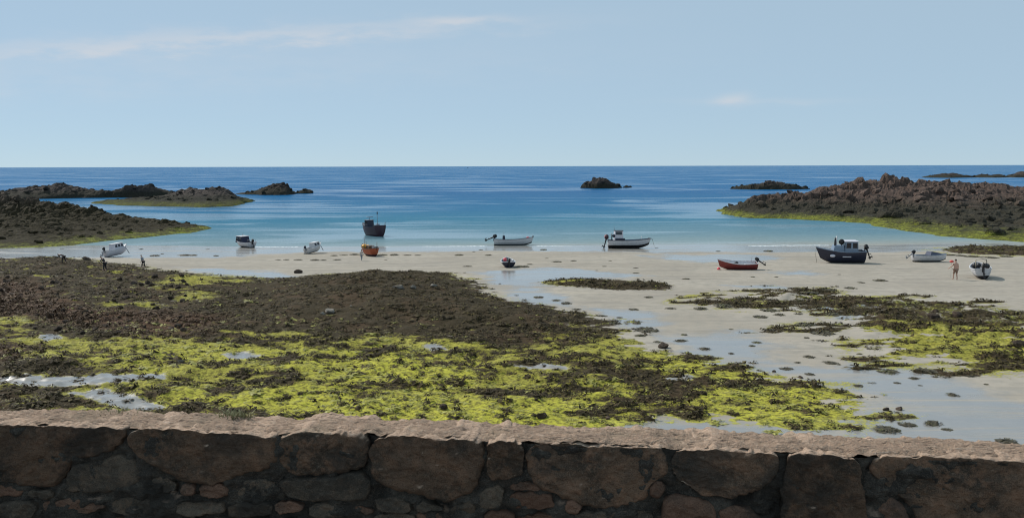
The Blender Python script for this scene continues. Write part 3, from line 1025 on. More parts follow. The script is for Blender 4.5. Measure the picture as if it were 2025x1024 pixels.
# ------------------------------------------------------------------ the sea wall
WALL_TOP = CAM[2] - 1.60
W0 = on_plane(0, 843, WALL_TOP)
W1 = on_plane(2025, 908, WALL_TOP)
WDIR = (W1 - W0)[:2] / np.linalg.norm((W1 - W0)[:2])
WNRM = np.array([WDIR[1], -WDIR[0]])                     # towards the camera
if WNRM[1] > 0:
    WNRM = -WNRM
THICK = 0.31


def wall_uv(px, py):
    """photograph point -> (along, up) on the wall face"""
    d = ray(px, py)
    t = np.dot(W0[:2] - CAM[:2], WNRM) / np.dot(d[:2], WNRM)
    p = CAM + d * t
    return np.array([np.dot((p - W0)[:2], WDIR), p[2] - WALL_TOP])


def wall_xyz(u, v, w):
    """w: depth towards the sea, measured from the face plane"""
    xy = W0[:2][None] + np.outer(u, WDIR) - np.outer(w, WNRM)
    return np.concatenate([xy, (WALL_TOP + v)[:, None]], 1)


def resample(poly, n, smooth=2):
    p = np.asarray(poly, float)
    for _ in range(smooth):                                # Chaikin corner cutting
        q = np.roll(p, -1, 0)
        p = np.stack([p * 0.78 + q * 0.22, p * 0.22 + q * 0.78], 1).reshape(-1, 2)
    q = np.concatenate([p, p[:1]])
    L = np.concatenate([[0], np.cumsum(np.linalg.norm(np.diff(q, axis=0), axis=1))])
    t = np.linspace(0, L[-1], n, endpoint=False)
    return np.stack([np.interp(t, L, q[:, 0]), np.interp(t, L, q[:, 1])], 1)


def vnoise3(x, y, z, s=0):
    zi = np.floor(z)
    fz = z - zi
    fz = fz * fz * (3 - 2 * fz)
    r = 0
    for dz, w in ((0, 1 - fz), (1, fz)):
        k = (zi + dz).astype(np.int64) * 131
        xi, yi = np.floor(x), np.floor(y)
        fx, fy = x - xi, y - yi
        fx, fy = fx * fx * (3 - 2 * fx), fy * fy * (3 - 2 * fy)
        a, b = _h(xi + k * 7, yi - k * 3, s), _h(xi + 1 + k * 7, yi - k * 3, s)
        c, d = _h(xi + k * 7, yi + 1 - k * 3, s), _h(xi + 1 + k * 7, yi + 1 - k * 3, s)
        r = r + w * (a + (b - a) * fx + (c - a) * fy + (a - b - c + d) * fx * fy)
    return r


def noise3(P, sc, octv=3, s=0):
    r, amp, tot = 0, 1.0, 0
    for o in range(octv):
        f = sc * 2.1 ** o
        r = r + amp * (vnoise3(P[:, 0] * f + o * 3.1, P[:, 1] * f, P[:, 2] * f, s + o) - 0.5)
        tot += amp
        amp *= 0.55
    return r / tot


sea_wall = empty('sea_wall', tuple(np.append((W0[:2] + W1[:2]) / 2 - WNRM * 0.2, WALL_TOP - 0.9)))
tag(sea_wall, 'rough dark granite rubble sea wall along the foreground', 'wall')
WC = np.array(sea_wall.location)


def stone_piece(name, uv, mat, proud, depth, rounding, n=44, rough=0.02, seed=0, top_sharp=0.0):
    """a stone: an outline on the wall face, swept inwards with a rounded, broken front"""
    o = resample(uv, n, 1 if n > 30 else 2)
    jt = np.stack([fbm(o[:, 0] * 14 + seed, o[:, 1] * 14, 3, seed), fbm(o[:, 0] * 14, o[:, 1] * 14 + seed, 3, seed + 7)], 1) - 0.5
    o = o + jt * (0.035 if n > 100 else 0.028)
    c = o.mean(0)
    size = min(np.ptp(o[:, 0]), np.ptp(o[:, 1]))
    rd = rounding * size
    rings, V, Fc = [], [], []
    ths = np.linspace(0, math.pi / 2, 6)
    nin = max(4, int(n / 7))
    prof = [(1 - (i / nin), -proud) for i in range(nin, 0, -1)]          # flat front, from the middle outwards
    K0 = []
    for sc, w in prof:
        K0.append((sc, 0.0, w))
    def ring(inset, w, sc=1.0):
        d = o - c
        L = np.linalg.norm(d, axis=1, keepdims=True)
        topw = np.clip((o[:, 1:] - o[:, 1].min()) / (np.ptp(o[:, 1]) + 1e-9), 0, 1)
        q = c + d * sc * np.clip((L - inset * (1 - top_sharp * topw ** 3)) / L, 0.05, 1)
        return np.concatenate([q, np.full((n, 1), w)], 1)
    for sc in np.linspace(0.12, 1.0, nin)[:-1]:
        rings.append(ring(rd, -proud, sc))
    for th in ths:
        rings.append(ring(rd * (1 - math.sin(th)), -proud + rd * (1 - math.cos(th))))
    back = depth - proud
    for w in np.linspace(-proud + rd, back, max(3, int(depth / 0.045)))[1:]:
        rings.append(ring(0, w))
    R = np.array(rings)
    nr = len(R)
    uvw = R.reshape(-1, 3)
    P = wall_xyz(uvw[:, 0], uvw[:, 1], uvw[:, 2])
    # front of the stone is broken towards the viewer, its sides outwards along the outline
    tg = np.roll(o, -1, 0) - np.roll(o, 1, 0)
    on = np.stack([tg[:, 1], -tg[:, 0]], 1)
    on /= np.linalg.norm(on, axis=1, keepdims=True) + 1e-9
    if np.sum((o - c) * on) < 0:
        on = -on
    side = np.clip((np.arange(nr) - (nin - 2)) / 6.0, 0, 1)[:, None] * np.ones((1, n))
    side = side.ravel()
    onr = np.tile(on, (nr, 1))
    d_uvw = np.stack([onr[:, 0] * side, onr[:, 1] * side, -(1 - side)], 1)
    dirv = np.concatenate([np.outer(d_uvw[:, 0], WDIR) - np.outer(d_uvw[:, 2], WNRM), d_uvw[:, 1:2]], 1)
    dsp = noise3(P, 3.5, 3, seed) * rough * 1.9 + noise3(P, 13.0, 3, seed + 20) * rough * 1.1 + noise3(P, 38.0, 2, seed + 40) * rough * 0.75
    P = P + dirv * dsp[:, None]
    i = np.arange(nr - 1)[:, None] * n + np.arange(n)[None, :]
    j = np.arange(nr - 1)[:, None] * n + (np.arange(n)[None, :] + 1) % n
    quads = np.stack([i, j, j + n, i + n], -1).reshape(-1, 4)
    P = np.concatenate([P, P[:n].mean(0, keepdims=True)])
    k = len(P) - 1
    tri = np.array([[k, (a + 1) % n, a, a] for a in range(n)])
    me = bpy.data.meshes.new(name)
    faces = [tuple(q) for q in quads] + [(k, (a + 1) % n, a) for a in range(n)]
    me.from_pydata([tuple(p) for p in (P - WC)], [], faces)
    me.update()
    bm = bmesh.new()
    bm.from_mesh(me)
    bmesh.ops.recalc_face_normals(bm, faces=bm.faces[:])
    bm.to_mesh(me)
    bm.free()
    for p in me.polygons:
        p.use_smooth = True
    me.materials.append(mat)
    return obj_from(name, me, sea_wall)


CAPS = [
    [(-330, 832), (-52, 838), (-48, 870), (-70, 930), (-180, 955), (-330, 950)],
    [(-44, 846), (-30, 838), (10, 839), (120, 838), (215, 842), (250, 845), (252, 858), (240, 878), (200, 897), (150, 906), (130, 930), (115, 955), (95, 961), (30, 951), (-44, 945)],
    [(256, 868), (264, 850), (285, 843), (400, 848), (540, 858), (549, 872), (546, 905), (530, 922), (470, 934), (438, 954), (372, 948), (330, 925), (285, 905), (268, 890)],
    [(552, 880), (562, 858), (600, 853), (700, 857), (722, 866), (726, 905), (715, 922), (640, 938), (572, 938), (553, 912)],
    [(730, 884), (745, 860), (800, 860), (880, 864), (950, 868), (957, 900), (946, 932), (936, 962), (900, 987), (850, 982), (780, 962), (744, 945), (733, 915)],
    [(959, 880), (975, 869), (1030, 868), (1037, 888), (1038, 932), (1010, 946), (962, 946)],
    [(1041, 892), (1060, 874), (1130, 875), (1230, 882), (1308, 882), (1318, 896), (1314, 938), (1284, 962), (1268, 990), (1230, 1002), (1160, 1001), (1118, 984), (1062, 955), (1042, 930)],
    [(1324, 902), (1340, 885), (1400, 885), (1490, 890), (1536, 896), (1543, 915), (1508, 958), (1440, 983), (1400, 983), (1342, 955), (1324, 932)],
    [(1547, 912), (1565, 892), (1630, 894), (1690, 899), (1700, 915), (1704, 950), (1716, 1000), (1722, 1060), (1532, 1060), (1538, 960)],
    [(1716, 925), (1726, 903), (1800, 900), (1930, 905), (2060, 912), (2062, 1070), (1822, 1070), (1792, 990), (1745, 952), (1722, 940)],
    [(2068, 918), (2100, 912), (2350, 925), (2350, 1020), (2120, 1030), (2070, 1010)],
]
CAPUV = [np.array([wall_uv(*q) for q in p]) for p in CAPS]
_r = np.random.default_rng(77)
for sgn_, u_ in ((-1, wall_uv(-336, 880)[0]), (1, wall_uv(2356, 920)[0])):
    while abs(u_) < 9:
        w_ = _r.uniform(0.45, 0.9)
        a_u, b_u = sorted((u_, u_ + sgn_ * w_))
        hh = _r.uniform(0.24, 0.42)
        CAPUV.append(np.array([(a_u + .01, -.03), (a_u + .05, 0.0), (b_u - .06, 0.0), (b_u - .01, -.03), (b_u - .02, -hh * .7), (b_u - .12, -hh), (a_u + .14, -hh * 1.05), (a_u + .02, -hh * .6)]))
        u_ += sgn_ * (w_ + 0.015)
for i, uv in enumerate(CAPUV):
    stone_piece('coping_stone', uv, M['cap'], 0.016 + 0.012 * ((i * 7) % 3), THICK + 0.03 + 0.02 * ((i * 5) % 4), 0.05, n=180, rough=0.032, seed=200 + i * 11, top_sharp=0.8)
LOWER = [
    ([(-40, 956), (30, 957), (55, 968), (45, 978), (-40, 984)], 1), ([(62, 966), (100, 968), (112, 976), (90, 982), (60, 978)], 0),
    ([(150, 916), (200, 905), (250, 896), (272, 908), (278, 940), (262, 968), (200, 974), (130, 970), (128, 950), (138, 930)], 0),
    ([(286, 944), (330, 943), (350, 952), (346, 972), (290, 974)], 0), ([(368, 955), (392, 956), (388, 974), (366, 972)], 1),
    ([(396, 957), (444, 957), (456, 972), (430, 982), (398, 978)], 1), ([(462, 950), (500, 944), (548, 946), (546, 980), (466, 988)], 0),
    ([(556, 946), (640, 944), (716, 930), (734, 955), (724, 984), (600, 988), (560, 975)], 0), ([(548, 990), (575, 986), (602, 996), (596, 1012), (545, 1014)], 1),
    ([(698, 998), (728, 1001), (738, 1009), (726, 1016), (702, 1008)], 1), ([(824, 990), (850, 988), (880, 993), (878, 1006), (826, 1008)], 0),
    ([(948, 960), (996, 956), (999, 998), (970, 1006), (950, 1000)], 0), ([(1004, 978), (1040, 971), (1086, 976), (1106, 1000), (1080, 1007), (1022, 1007), (1004, 994)], 1),
    ([(1120, 992), (1135, 986), (1152, 1002), (1142, 1010), (1118, 1008)], 1), ([(1034, 944), (1070, 962), (1062, 968), (1008, 968), (1010, 955)], 1),
    ([(1286, 968), (1298, 948), (1316, 956), (1314, 970), (1298, 984)], 1), ([(1316, 990), (1332, 977), (1392, 987), (1412, 1004), (1416, 1045), (1304, 1045)], 1),
    ([(1418, 1010), (1440, 999), (1480, 1001), (1500, 1012), (1518, 1045), (1422, 1045)], 1), ([(1740, 992), (1758, 976), (1782, 998), (1806, 1045), (1736, 1045)], 1),
    ([(0, 992), (60, 986), (80, 1000), (70, 1022), (5, 1020)], 0), ([(86, 990), (150, 980), (205, 985), (210, 1005), (150, 1016), (90, 1012)], 1),
    ([(216, 985), (300, 982), (345, 990), (340, 1015), (225, 1018)], 0), ([(352, 985), (440, 990), (445, 1012), (356, 1016)], 0),
    ([(455, 996), (540, 992), (540, 1018), (460, 1020)], 0), ([(610, 994), (690, 992), (692, 1020), (612, 1022)], 0), ([(745, 975), (815, 985), (815, 1008), (748, 1006)], 0),
    ([(890, 995), (940, 990), (944, 1020), (892, 1022)], 0), ([(830, 1012), (885, 1012), (880, 1040), (832, 1040)], 1), ([(960, 1010), (1015, 1012), (1012, 1042), (958, 1042)], 1),
    ([(1022, 1013), (1100, 1013), (1098, 1042), (1024, 1042)], 1), ([(1110, 1015), (1200, 1010), (1295, 1005), (1296, 1042), (1112, 1042)], 0),
    ([(80, 1020), (200, 1022), (198, 1050), (84, 1050)], 0), ([(210, 1024), (330, 1022), (330, 1052), (212, 1052)], 1), ([(340, 1022), (470, 1024), (468, 1055), (342, 1055)], 0),
    ([(480, 1026), (600, 1020), (600, 1052), (484, 1055)], 0), ([(612, 1026), (720, 1022), (720, 1052), (614, 1055)], 1), ([(730, 1014), (820, 1014), (820, 1045), (732, 1048)], 0),
]
for i, (p, r) in enumerate(LOWER):
    uv = np.array([wall_uv(*q) for q in p])
    stone_piece('wall_stone', uv, M['stone_red'] if r else M['stone_grey'], 0.012 + 0.014 * ((i * 5) % 3), 0.14, 0.11, n=64, rough=0.026, seed=500 + i * 13)
# stones of the lower courses, below the picture
rr = np.random.default_rng(4)
for course in range(3):
    u = wall_uv(0, 900)[0] - 2.5
    while u < wall_uv(2025, 900)[0] + 2.5:
        w_, h_ = rr.uniform(0.18, 0.42), rr.uniform(0.13, 0.17)
        v = -0.66 - course * 0.18
        pts = [(u + 0.01, v + rr.uniform(0, .02)), (u + w_ * .5, v + h_ * .5 + rr.uniform(0, .03) - .06), (u + w_ - 0.01, v + rr.uniform(0, .02)),
               (u + w_ - rr.uniform(0, .03), v - h_), (u + w_ * .5, v - h_ - .01), (u + rr.uniform(0, .03), v - h_)]
        stone_piece('wall_stone', np.array(pts), M['stone_red'] if rr.random() < 0.35 else M['stone_grey'], rr.uniform(0.0, 0.03), 0.1, 0.16, n=24, rough=0.013, seed=int(rr.integers(9999)))
        u += w_ + 0.01

# mortar and rubble core between the stones
u0, u1 = -9.0, 9.6
us = np.arange(u0, u1, 0.02)
vs = np.concatenate([np.arange(-1.35, -0.10, 0.018), np.linspace(-0.10, -0.012, 7)])
UU, VV = np.meshgrid(us, vs)
uf, vf = UU.ravel(), VV.ravel()
TOPPX = [(-330, 832), (0, 838), (120, 838), (250, 842), (400, 848), (540, 857), (600, 854), (700, 857), (745, 860), (880, 864), (950, 868), (1060, 873), (1230, 881), (1308, 882),
         (1490, 889), (1565, 892), (1690, 898), (1726, 901), (1930, 905), (2060, 911), (2350, 924)]
TOPUV = np.array([wall_uv(*q) for q in TOPPX])


def top_v(u):
    return np.interp(u, TOPUV[:, 0], TOPUV[:, 1])


vf = vf + top_v(uf) * np.clip((vf + 0.3) / 0.3, 0, 1)
wv = 0.000 + (fbm(uf * 8, vf * 11, 4, 71) - 0.5) * 0.13 + (fbm(uf * 34, vf * 34, 3, 75) - .5) * 0.045
P = wall_xyz(uf, vf, wv)
f1 = grid_faces(*UU.shape)
ws = np.arange(0.0, THICK + 0.06, 0.016)
U2, W2 = np.meshgrid(us, ws)
ut, wt = U2.ravel(), W2.ravel()
vt = top_v(ut) + 0.012 + (fbm(ut * 5, wt * 5, 4, 81) - 0.5) * 0.055 + (fbm(ut * 26, wt * 26, 3, 85) - .5) * 0.035 - 0.02 * sstep(0.05, 0.0, wt) - 0.03 * sstep(THICK - 0.08, THICK + 0.06, wt)
P2 = wall_xyz(ut, vt, wt)
core_v = np.concatenate([P, P2])
core_f = np.concatenate([f1, grid_faces(*U2.shape) + len(P)])
# close the seaward side down to the beach
nb_ = len(us)
sea_top = P2[-nb_:]
sea_bot = sea_top.copy()
sea_bot[:, 2] = 0.2
sea_bot[:, :2] -= WNRM * 0.5
base_i = len(core_v)
core_v = np.concatenate([core_v, sea_top, sea_bot])
i_ = np.arange(nb_ - 1)
core_f = np.concatenate([core_f, np.stack([base_i + i_, base_i + i_ + 1, base_i + nb_ + i_ + 1, base_i + nb_ + i_], -1)])
obj_from('mortar_core', mesh_np('mortar_core', core_v - WC, core_f, M['mortar'], True), sea_wall)

# ground on the landward side of the wall
TG = CAM[2] - 2.75
tx = np.linspace(-14, 14, 57)
ty = np.linspace(-14, 0.0, 30)
TX, TY = np.meshgrid(tx, ty)
p0 = W0[:2] + np.outer(tx, WDIR)
v = []
for r in range(len(ty)):
    for c in range(len(tx)):
        xy = W0[:2] + WDIR * (tx[c] + 3) + WNRM * (-ty[r] - 0.08)
        v.append((xy[0], xy[1], TG + 0.05 * math.sin(c * 1.3 + r) * 0.3))
tag(obj_from('terrace', mesh_np('terrace', v, grid_faces(len(ty), len(tx)), M['terrace'], True)), kind='structure')


# dry grass tufts rooted on the wall top
def grass_tuft(px, py, wdt, hgt, n, label, seed):
    p = on_plane(px, py, WALL_TOP - 0.02)
    root = empty('grass_tuft', tuple(p))
    tag(root, label, 'grass')
    r = random.Random(seed)
    bm = bmesh.new()
    for _ in range(n):
        bx, by = r.gauss(0, wdt * 0.33), r.gauss(0, 0.035)
        h = hgt * r.uniform(0.35, 1.0)
        a = r.uniform(0, 6.28)
        lean = r.uniform(0.1, 0.9) * h
        lx, ly = math.cos(a) * lean, math.sin(a) * lean
        wd = r.uniform(0.0025, 0.005)
        ox, oy = -math.sin(a) * wd, math.cos(a) * wd
        vv = [bm.verts.new(q) for q in ((bx - ox, by - oy, 0), (bx + ox, by + oy, 0), (bx + lx * .4 + ox, by + ly * .4 + oy, h * .65),
                                        (bx + lx * .4 - ox, by + ly * .4 - oy, h * .65), (bx + lx, by + ly, h))]
        bm.faces.new(vv[:4])
        bm.faces.new((vv[3], vv[2], vv[4]))
    tag(bm_obj('blades', bm, M['drygrass'], root), kind='stuff')
    bm = bmesh.new()
    bmesh.ops.create_icosphere(bm, subdivisions=2, radius=1)
    for q in bm.verts:
        q.co = Vector((q.co.x * wdt * 0.5, q.co.y * 0.06, q.co.z * 0.016)) * r.uniform(0.85, 1.1)
    bm_obj('root_clump', bm, M['mortar'], root)


grass_tuft(228, 834, 0.20, 0.085, 420, 'broad tuft of dry olive grass on the wall top near the left end', 1)
grass_tuft(466, 838, 0.17, 0.095, 320, 'small dry grass tuft on the wall top right of the broad tuft', 2)


# ------------------------------------------------------------------ boats
def box_bm(bm, cx, cy, z0, lx, ly, h, taper_x=0.0, taper_y=0.0, shift=0.0):
    """a box with a smaller top"""
    v = []
    for z, tx_, ty_, sh in ((z0, 0, 0, 0), (z0 + h, taper_x, taper_y, shift)):
        for sx, sy in ((-1, -1), (1, -1), (1, 1), (-1, 1)):
            v.append(bm.verts.new((cx + sh + sx * (lx / 2 - tx_), cy + sy * (ly / 2 - ty_), z)))
    for f in ((3, 2, 1, 0), (4, 5, 6, 7), (0, 1, 5, 4), (1, 2, 6, 5), (2, 3, 7, 6), (3, 0, 4, 7)):
        bm.faces.new([v[i] for i in f])
    return v


def box_obj(name, mat, parent, *a, bevel=0.0, **k):
    bm = bmesh.new()
    box_bm(bm, *a, **k)
    if bevel:
        bmesh.ops.bevel(bm, geom=bm.edges[:], offset=bevel, segments=2, affect='EDGES', profile=0.6)
    return bm_obj(name, bm, mat, parent)


def tube_bm(bm, pts, rad, sides=8, caps=True):
    pts = [Vector(p) for p in pts]
    rads = rad if isinstance(rad, (list, tuple)) else [rad] * len(pts)
    rings = []
    for i, p in enumerate(pts):
        d = (pts[min(i + 1, len(pts) - 1)] - pts[max(i - 1, 0)]).normalized()
        a = d.orthogonal().normalized()
        b = d.cross(a)
        rings.append([bm.verts.new(p + (a * math.cos(t) + b * math.sin(t)) * rads[i]) for t in [k / sides * 2 * math.pi for k in range(sides)]])
    for i in range(len(rings) - 1):
        for k in range(sides):
            bm.faces.new((rings[i][k], rings[i][(k + 1) % sides], rings[i + 1][(k + 1) % sides], rings[i + 1][k]))
    if caps:
        bm.faces.new(rings[0][::-1])
        bm.faces.new(rings[-1])


def tube_obj(name, mat, parent, pts, rad, sides=8):
    bm = bmesh.new()
    tube_bm(bm, pts, rad, sides)
    return bm_obj(name, bm, mat, parent, True)


def ball_obj(name, mat, parent, loc, r, sc=(1, 1, 1)):
    bm = bmesh.new()
    bmesh.ops.create_icosphere(bm, subdivisions=2, radius=r)
    for v in bm.verts:
        v.co = Vector((v.co.x * sc[0] + loc[0], v.co.y * sc[1] + loc[1], v.co.z * sc[2] + loc[2]))
    return bm_obj(name, bm, mat, parent, True)


class Boat:
    N, MM = 18, 10

    def __init__(self, name, label, L, B, D, mats, sheer=(0.35, 0.06), tw=0.75, rake=0.35, paint_v=0.42, full=2.2, floor=0.4, foredeck=0.0):
        self.L, self.B, self.D, self.sheer, self.tw, self.rake, self.full = L, B, D, sheer, tw, rake, full
        self.root = empty(name)
        tag(self.root, label, 'boat')
        self.all = []
        r = self.root
        N, MM = self.N, self.MM
        G = [[[self.pt(i / N, j / MM, s) for j in range(MM + 1)] for i in range(N + 1)] for s in (-1, 1)]
        pj = max(1, int(round(paint_v * MM)))
        for nm, mat, j0, j1 in (('bottom', mats[1], 0, pj), ('hull', mats[0], pj, MM)):
            bm = bmesh.new()
            for s in (0, 1):
                V = [[bm.verts.new(G[s][i][j]) for j in range(j0, j1 + 1)] for i in range(N + 1)]
                for i in range(N):
                    for j in range(j1 - j0):
                        bm.faces.new((V[i][j], V[i + 1][j], V[i + 1][j + 1], V[i][j + 1]))
            for j in range(j0, j1):                      # transom
                q = [bm.verts.new(G[0][0][j]), bm.verts.new(G[1][0][j]), bm.verts.new(G[1][0][j + 1]), bm.verts.new(G[0][0][j + 1])]
                bm.faces.new(q)
            bmesh.ops.remove_doubles(bm, verts=bm.verts[:], dist=0.002)
            o = bm_obj(nm, bm, mat, r, True)
            self.all.append(o)
        # inside
        bm = bmesh.new()
        jf = int(MM * floor) + 1
        rows = []
        for i in range(N + 1):
            row = []
            for s in (0, 1):
                js = range(MM, jf - 1, -1) if s == 0 else range(jf, MM + 1)
                for j in js:
                    p = Vector(G[s][i][j])
                    row.append(bm.verts.new((p.x * 0.975 - 0.01, p.y * 0.93, p.z - 0.012)))
            rows.append(row)
        for i in range(N):
            for k in range(len(rows[0]) - 1):
                bm.faces.new((rows[i][k], rows[i][k + 1], rows[i + 1][k + 1], rows[i + 1][k]))
        bm_obj('inside', bm, mats[2], r)
        # gunwale
        for s in (0, 1):
            pts = [Vector(G[s][i][MM]) for i in range(N + 1)]
            bm = bmesh.new()
            rows = []
            for p in pts:
                sg = -1 if s == 0 else 1
                rows.append([bm.verts.new((p.x, p.y + sg * dy, p.z + dz)) for dy, dz in ((0.03, -0.05), (0.03, 0.02), (-0.05, 0.02), (-0.05, -0.03))])
            for i in range(N):
                for k in range(4):
                    bm.faces.new((rows[i][k], rows[i][(k + 1) % 4], rows[i + 1][(k + 1) % 4], rows[i + 1][k]))
            bm.faces.new(rows[0])
            bm.faces.new(rows[-1])
            bm_obj('gunwale', bm, mats[3], r)
        p, q = Vector(G[0][0][MM]), Vector(G[1][0][MM])
        box_obj('transom_rail', mats[3], r, p.x, 0, p.z - 0.03, 0.07, abs(p.y - q.y), 0.05)
        if foredeck:
            bm = bmesh.new()
            i0 = int(N * (1 - foredeck))
            rows = []
            for i in range(i0, N + 1):
                a, b = G[0][i][MM], G[1][i][MM]
                rows.append([bm.verts.new((a[0], a[1] * 0.97, a[2] - 0.02)), bm.verts.new((a[0], 0, a[2] + 0.04)), bm.verts.new((b[0], b[1] * 0.97, b[2] - 0.02))])
            for i in range(len(rows) - 1):
                for k in range(2):
                    bm.faces.new((rows[i][k], rows[i][k + 1], rows[i + 1][k + 1], rows[i + 1][k]))
            lo = [bm.verts.new((v.co.x, v.co.y * 0.9, v.co.z - 0.3)) for v in rows[0]]
            for k in range(2):
                bm.faces.new((rows[0][k], rows[0][k + 1], lo[k + 1], lo[k]))
            bm_obj('foredeck', bm, mats[2], r)

    def pt(self, t, v, s):
        if t < 0.45:
            b = self.tw + (1 - self.tw) * math.sin(t / 0.45 * math.pi / 2)
        else:
            b = max(0.0, 1 - ((t - 0.45) / 0.55) ** self.full) ** 0.75
        b = max(b, 0.012) * self.B / 2
        sh = self.D + self.sheer[1] * max(0, 1 - t / 0.4) ** 2 + self.sheer[0] * max(0, (t - 0.4) / 0.6) ** 2
        k = 0.0 if t < 0.72 else 0.42 * self.D * ((t - 0.72) / 0.28) ** 2.2
        th = v * math.pi / 2
        y = b * math.sin(th) ** 0.75
        flare = 1 - 0.12 * (1 - v)
        z = k + (sh - k) * (0.25 * (1 - math.cos(th)) + 0.75 * v ** 1.25)
        x = -self.L / 2 + t * self.L * (1 - self.rake / self.L) + self.rake * (z / (self.D + self.sheer[0])) * t ** 3
        return (x, s * y * flare, z)

    def thwart(self, t, mat, h=0.7):
        x, y, z = self.pt(t, h, 1)
        box_obj('thwart', mat, self.root, x, 0, z, 0.22, 2 * y * 0.95, 0.04)

    def outboard(self, mats, tilt=0.0, y=0.0, scale=1.0, swing=0.0):
        x0, _, z0 = self.pt(0, 1, 1)
        o = Matrix.Translation((x0 - 0.06, y, z0 + 0.02)) @ Matrix.Rotation(tilt, 4, 'Y') @ Matrix.Rotation(swing, 4, 'Z') @ Matrix.Scale(scale, 4)
        bm = bmesh.new()
        box_bm(bm, -0.16, 0, 0.06, 0.42, 0.28, 0.40, 0.07, 0.05, -0.02)
        bmesh.ops.bevel(bm, geom=bm.edges[:], offset=0.05, segments=2, affect='EDGES')
        bm.transform(o)
        m = bm_obj('outboard_motor', bm, mats[0], self.root, True)
        bm = bmesh.new()
        tube_bm(bm, [(-0.16, 0, 0.08), (-0.17, 0, -0.35), (-0.17, 0, -0.72)], [0.08, 0.055, 0.045], 8)
        box_bm(bm, -0.24, 0, -0.45, 0.30, 0.16, 0.02)
        tube_bm(bm, [(-0.05, 0, -0.70), (-0.36, 0, -0.70)], [0.03, 0.055], 8)
        box_bm(bm, -0.18, 0, -0.86, 0.14, 0.02, 0.16)
        bm.transform(o)
        bm_obj('motor_leg', bm, mats[1], m)
        bm = bmesh.new()
        for a in (0, 2.1, 4.2):
            c, s_ = math.cos(a), math.sin(a)
            v = [bm.verts.new((-0.38 + dx, c * rr_ - s_ * w, -0.70 + s_ * rr_ + c * w)) for rr_, w, dx in ((0.03, -.03, 0), (0.14, -.05, .02), (0.14, .05, -.02), (0.03, .03, 0))]
            bm.faces.new(v)
            w2 = [bm.verts.new(q.co + Vector((-0.012, 0, 0))) for q in v]
            bm.faces.new(w2[::-1])
        bm.transform(o)
        bm_obj('propeller', bm, mats[1], m)
        bm = bmesh.new()
        box_bm(bm, 0.0, 0, -0.28, 0.08, 0.18, 0.36)
        bm.transform(Matrix.Translation((x0 - 0.03, y, z0)))
        bm_obj('clamp_bracket', bm, mats[1], m)

    def house(self, name, cx, z0, lx, ly, h, mat, roofmat, win, taper=0.06, roof_over=0.08, shift=0.0, cy=0.0, front=True, back=False):
        """wheelhouse with roof and window panes; win: (z fraction low, high, panes per side)"""
        w = box_obj(name, mat, self.root, cx, cy, z0, lx, ly, h, bevel=0.025, taper_x=taper, taper_y=taper * 0.6, shift=shift)
        box_obj('roof', roofmat, w, cx + shift, cy, z0 + h, lx - 2 * taper + 2 * roof_over, ly - 1.2 * taper + 2 * roof_over, 0.06, bevel=0.015)
        if win:
            zl, zh, n = win
            def corner(f, sx, sy):
                k = f
                return Vector((cx + shift * k + sx * (lx / 2 - taper * k), cy + sy * (ly / 2 - taper * 0.6 * k), z0 + h * k))
            sides = [((-1, -1), (1, -1)), ((1, 1), (-1, 1))]
            if front:
                sides.append(((1, -1), (1, 1)))
            if back:
                sides.append(((-1, 1), (-1, -1)))
            for a, b in sides:
                for k in range(n):
                    f0, f1 = (k + 0.14) / n, (k + 0.86) / n
                    A, B_ = corner(zl, *a), corner(zl, *b)
                    C_, D_ = corner(zh, *b), corner(zh, *a)
                    q = [A.lerp(B_, f0), A.lerp(B_, f1), D_.lerp(C_, f1), D_.lerp(C_, f0)]
                    nrm = (q[1] - q[0]).cross(q[3] - q[0]).normalized()
                    bm = bmesh.new()
                    lo = [bm.verts.new(p - nrm * 0.01) for p in q]
                    hi = [bm.verts.new(p + nrm * 0.012) for p in q]
                    bm.faces.new(hi)
                    bm.faces.new(lo[::-1])
                    for e in range(4):
                        bm.faces.new((lo[e], lo[(e + 1) % 4], hi[(e + 1) % 4], hi[e]))
                    bm_obj('window', bm, M['glass'], w)
        return w

    def place(self, px, py, heading, heel=0.0, pitch=0.0, sink=0.02, water=False, scale=1.0):
        p = on_plane(px, py, WATER_Z) if water else hit(px, py)
        self.root.rotation_euler = (math.radians(heel), math.radians(pitch), math.radians(heading))
        R = self.root.rotation_euler.to_matrix()
        self.root.scale = (scale, scale, scale)
        lo = scale * min((R @ v.co).z for o in self.all for v in o.data.vertices)
        z = WATER_Z - sink if water else p[2] - lo - sink
        self.root.location = (p[0], p[1], z)
        return self.root


# headings: 0 = bow to the right, 90 = bow out to sea, 180 = bow to the left
# 1 pale grey-lilac cabin boat lying over, left
b = Boat('cabin_boat', 'pale grey cabin boat lying tilted on the sand at the far left', 3.7, 1.6, 0.85, (M['lilac'], M['navy'], M['white'], M['white']),
         sheer=(0.40, 0.05), tw=0.85, rake=0.5, paint_v=0.22, foredeck=0.35)
b.house('cabin', 0.15, 0.76, 1.6, 1.2, 0.80, M['lilac'], M['white'], (0.42, 0.85, 3), taper=0.14, shift=-0.06)
b.thwart(0.15, M['grey'])
b.outboard((M['black'], M['grey']), 0.5)
tube_obj('side_leg', M['grey'], b.root, [(0.9, -0.75, 0.9), (1.15, -0.98, 0.02)], 0.045)
tube_obj('grab_rail', M['grey'], b.root, [(1.2, -0.45, 1.02), (1.5, -0.30, 1.25), (1.85, 0, 1.32), (1.5, 0.30, 1.25), (1.2, 0.45, 1.02)], 0.018)
b.place(232, 506.5, 66, heel=-5, pitch=-5, scale=0.86)

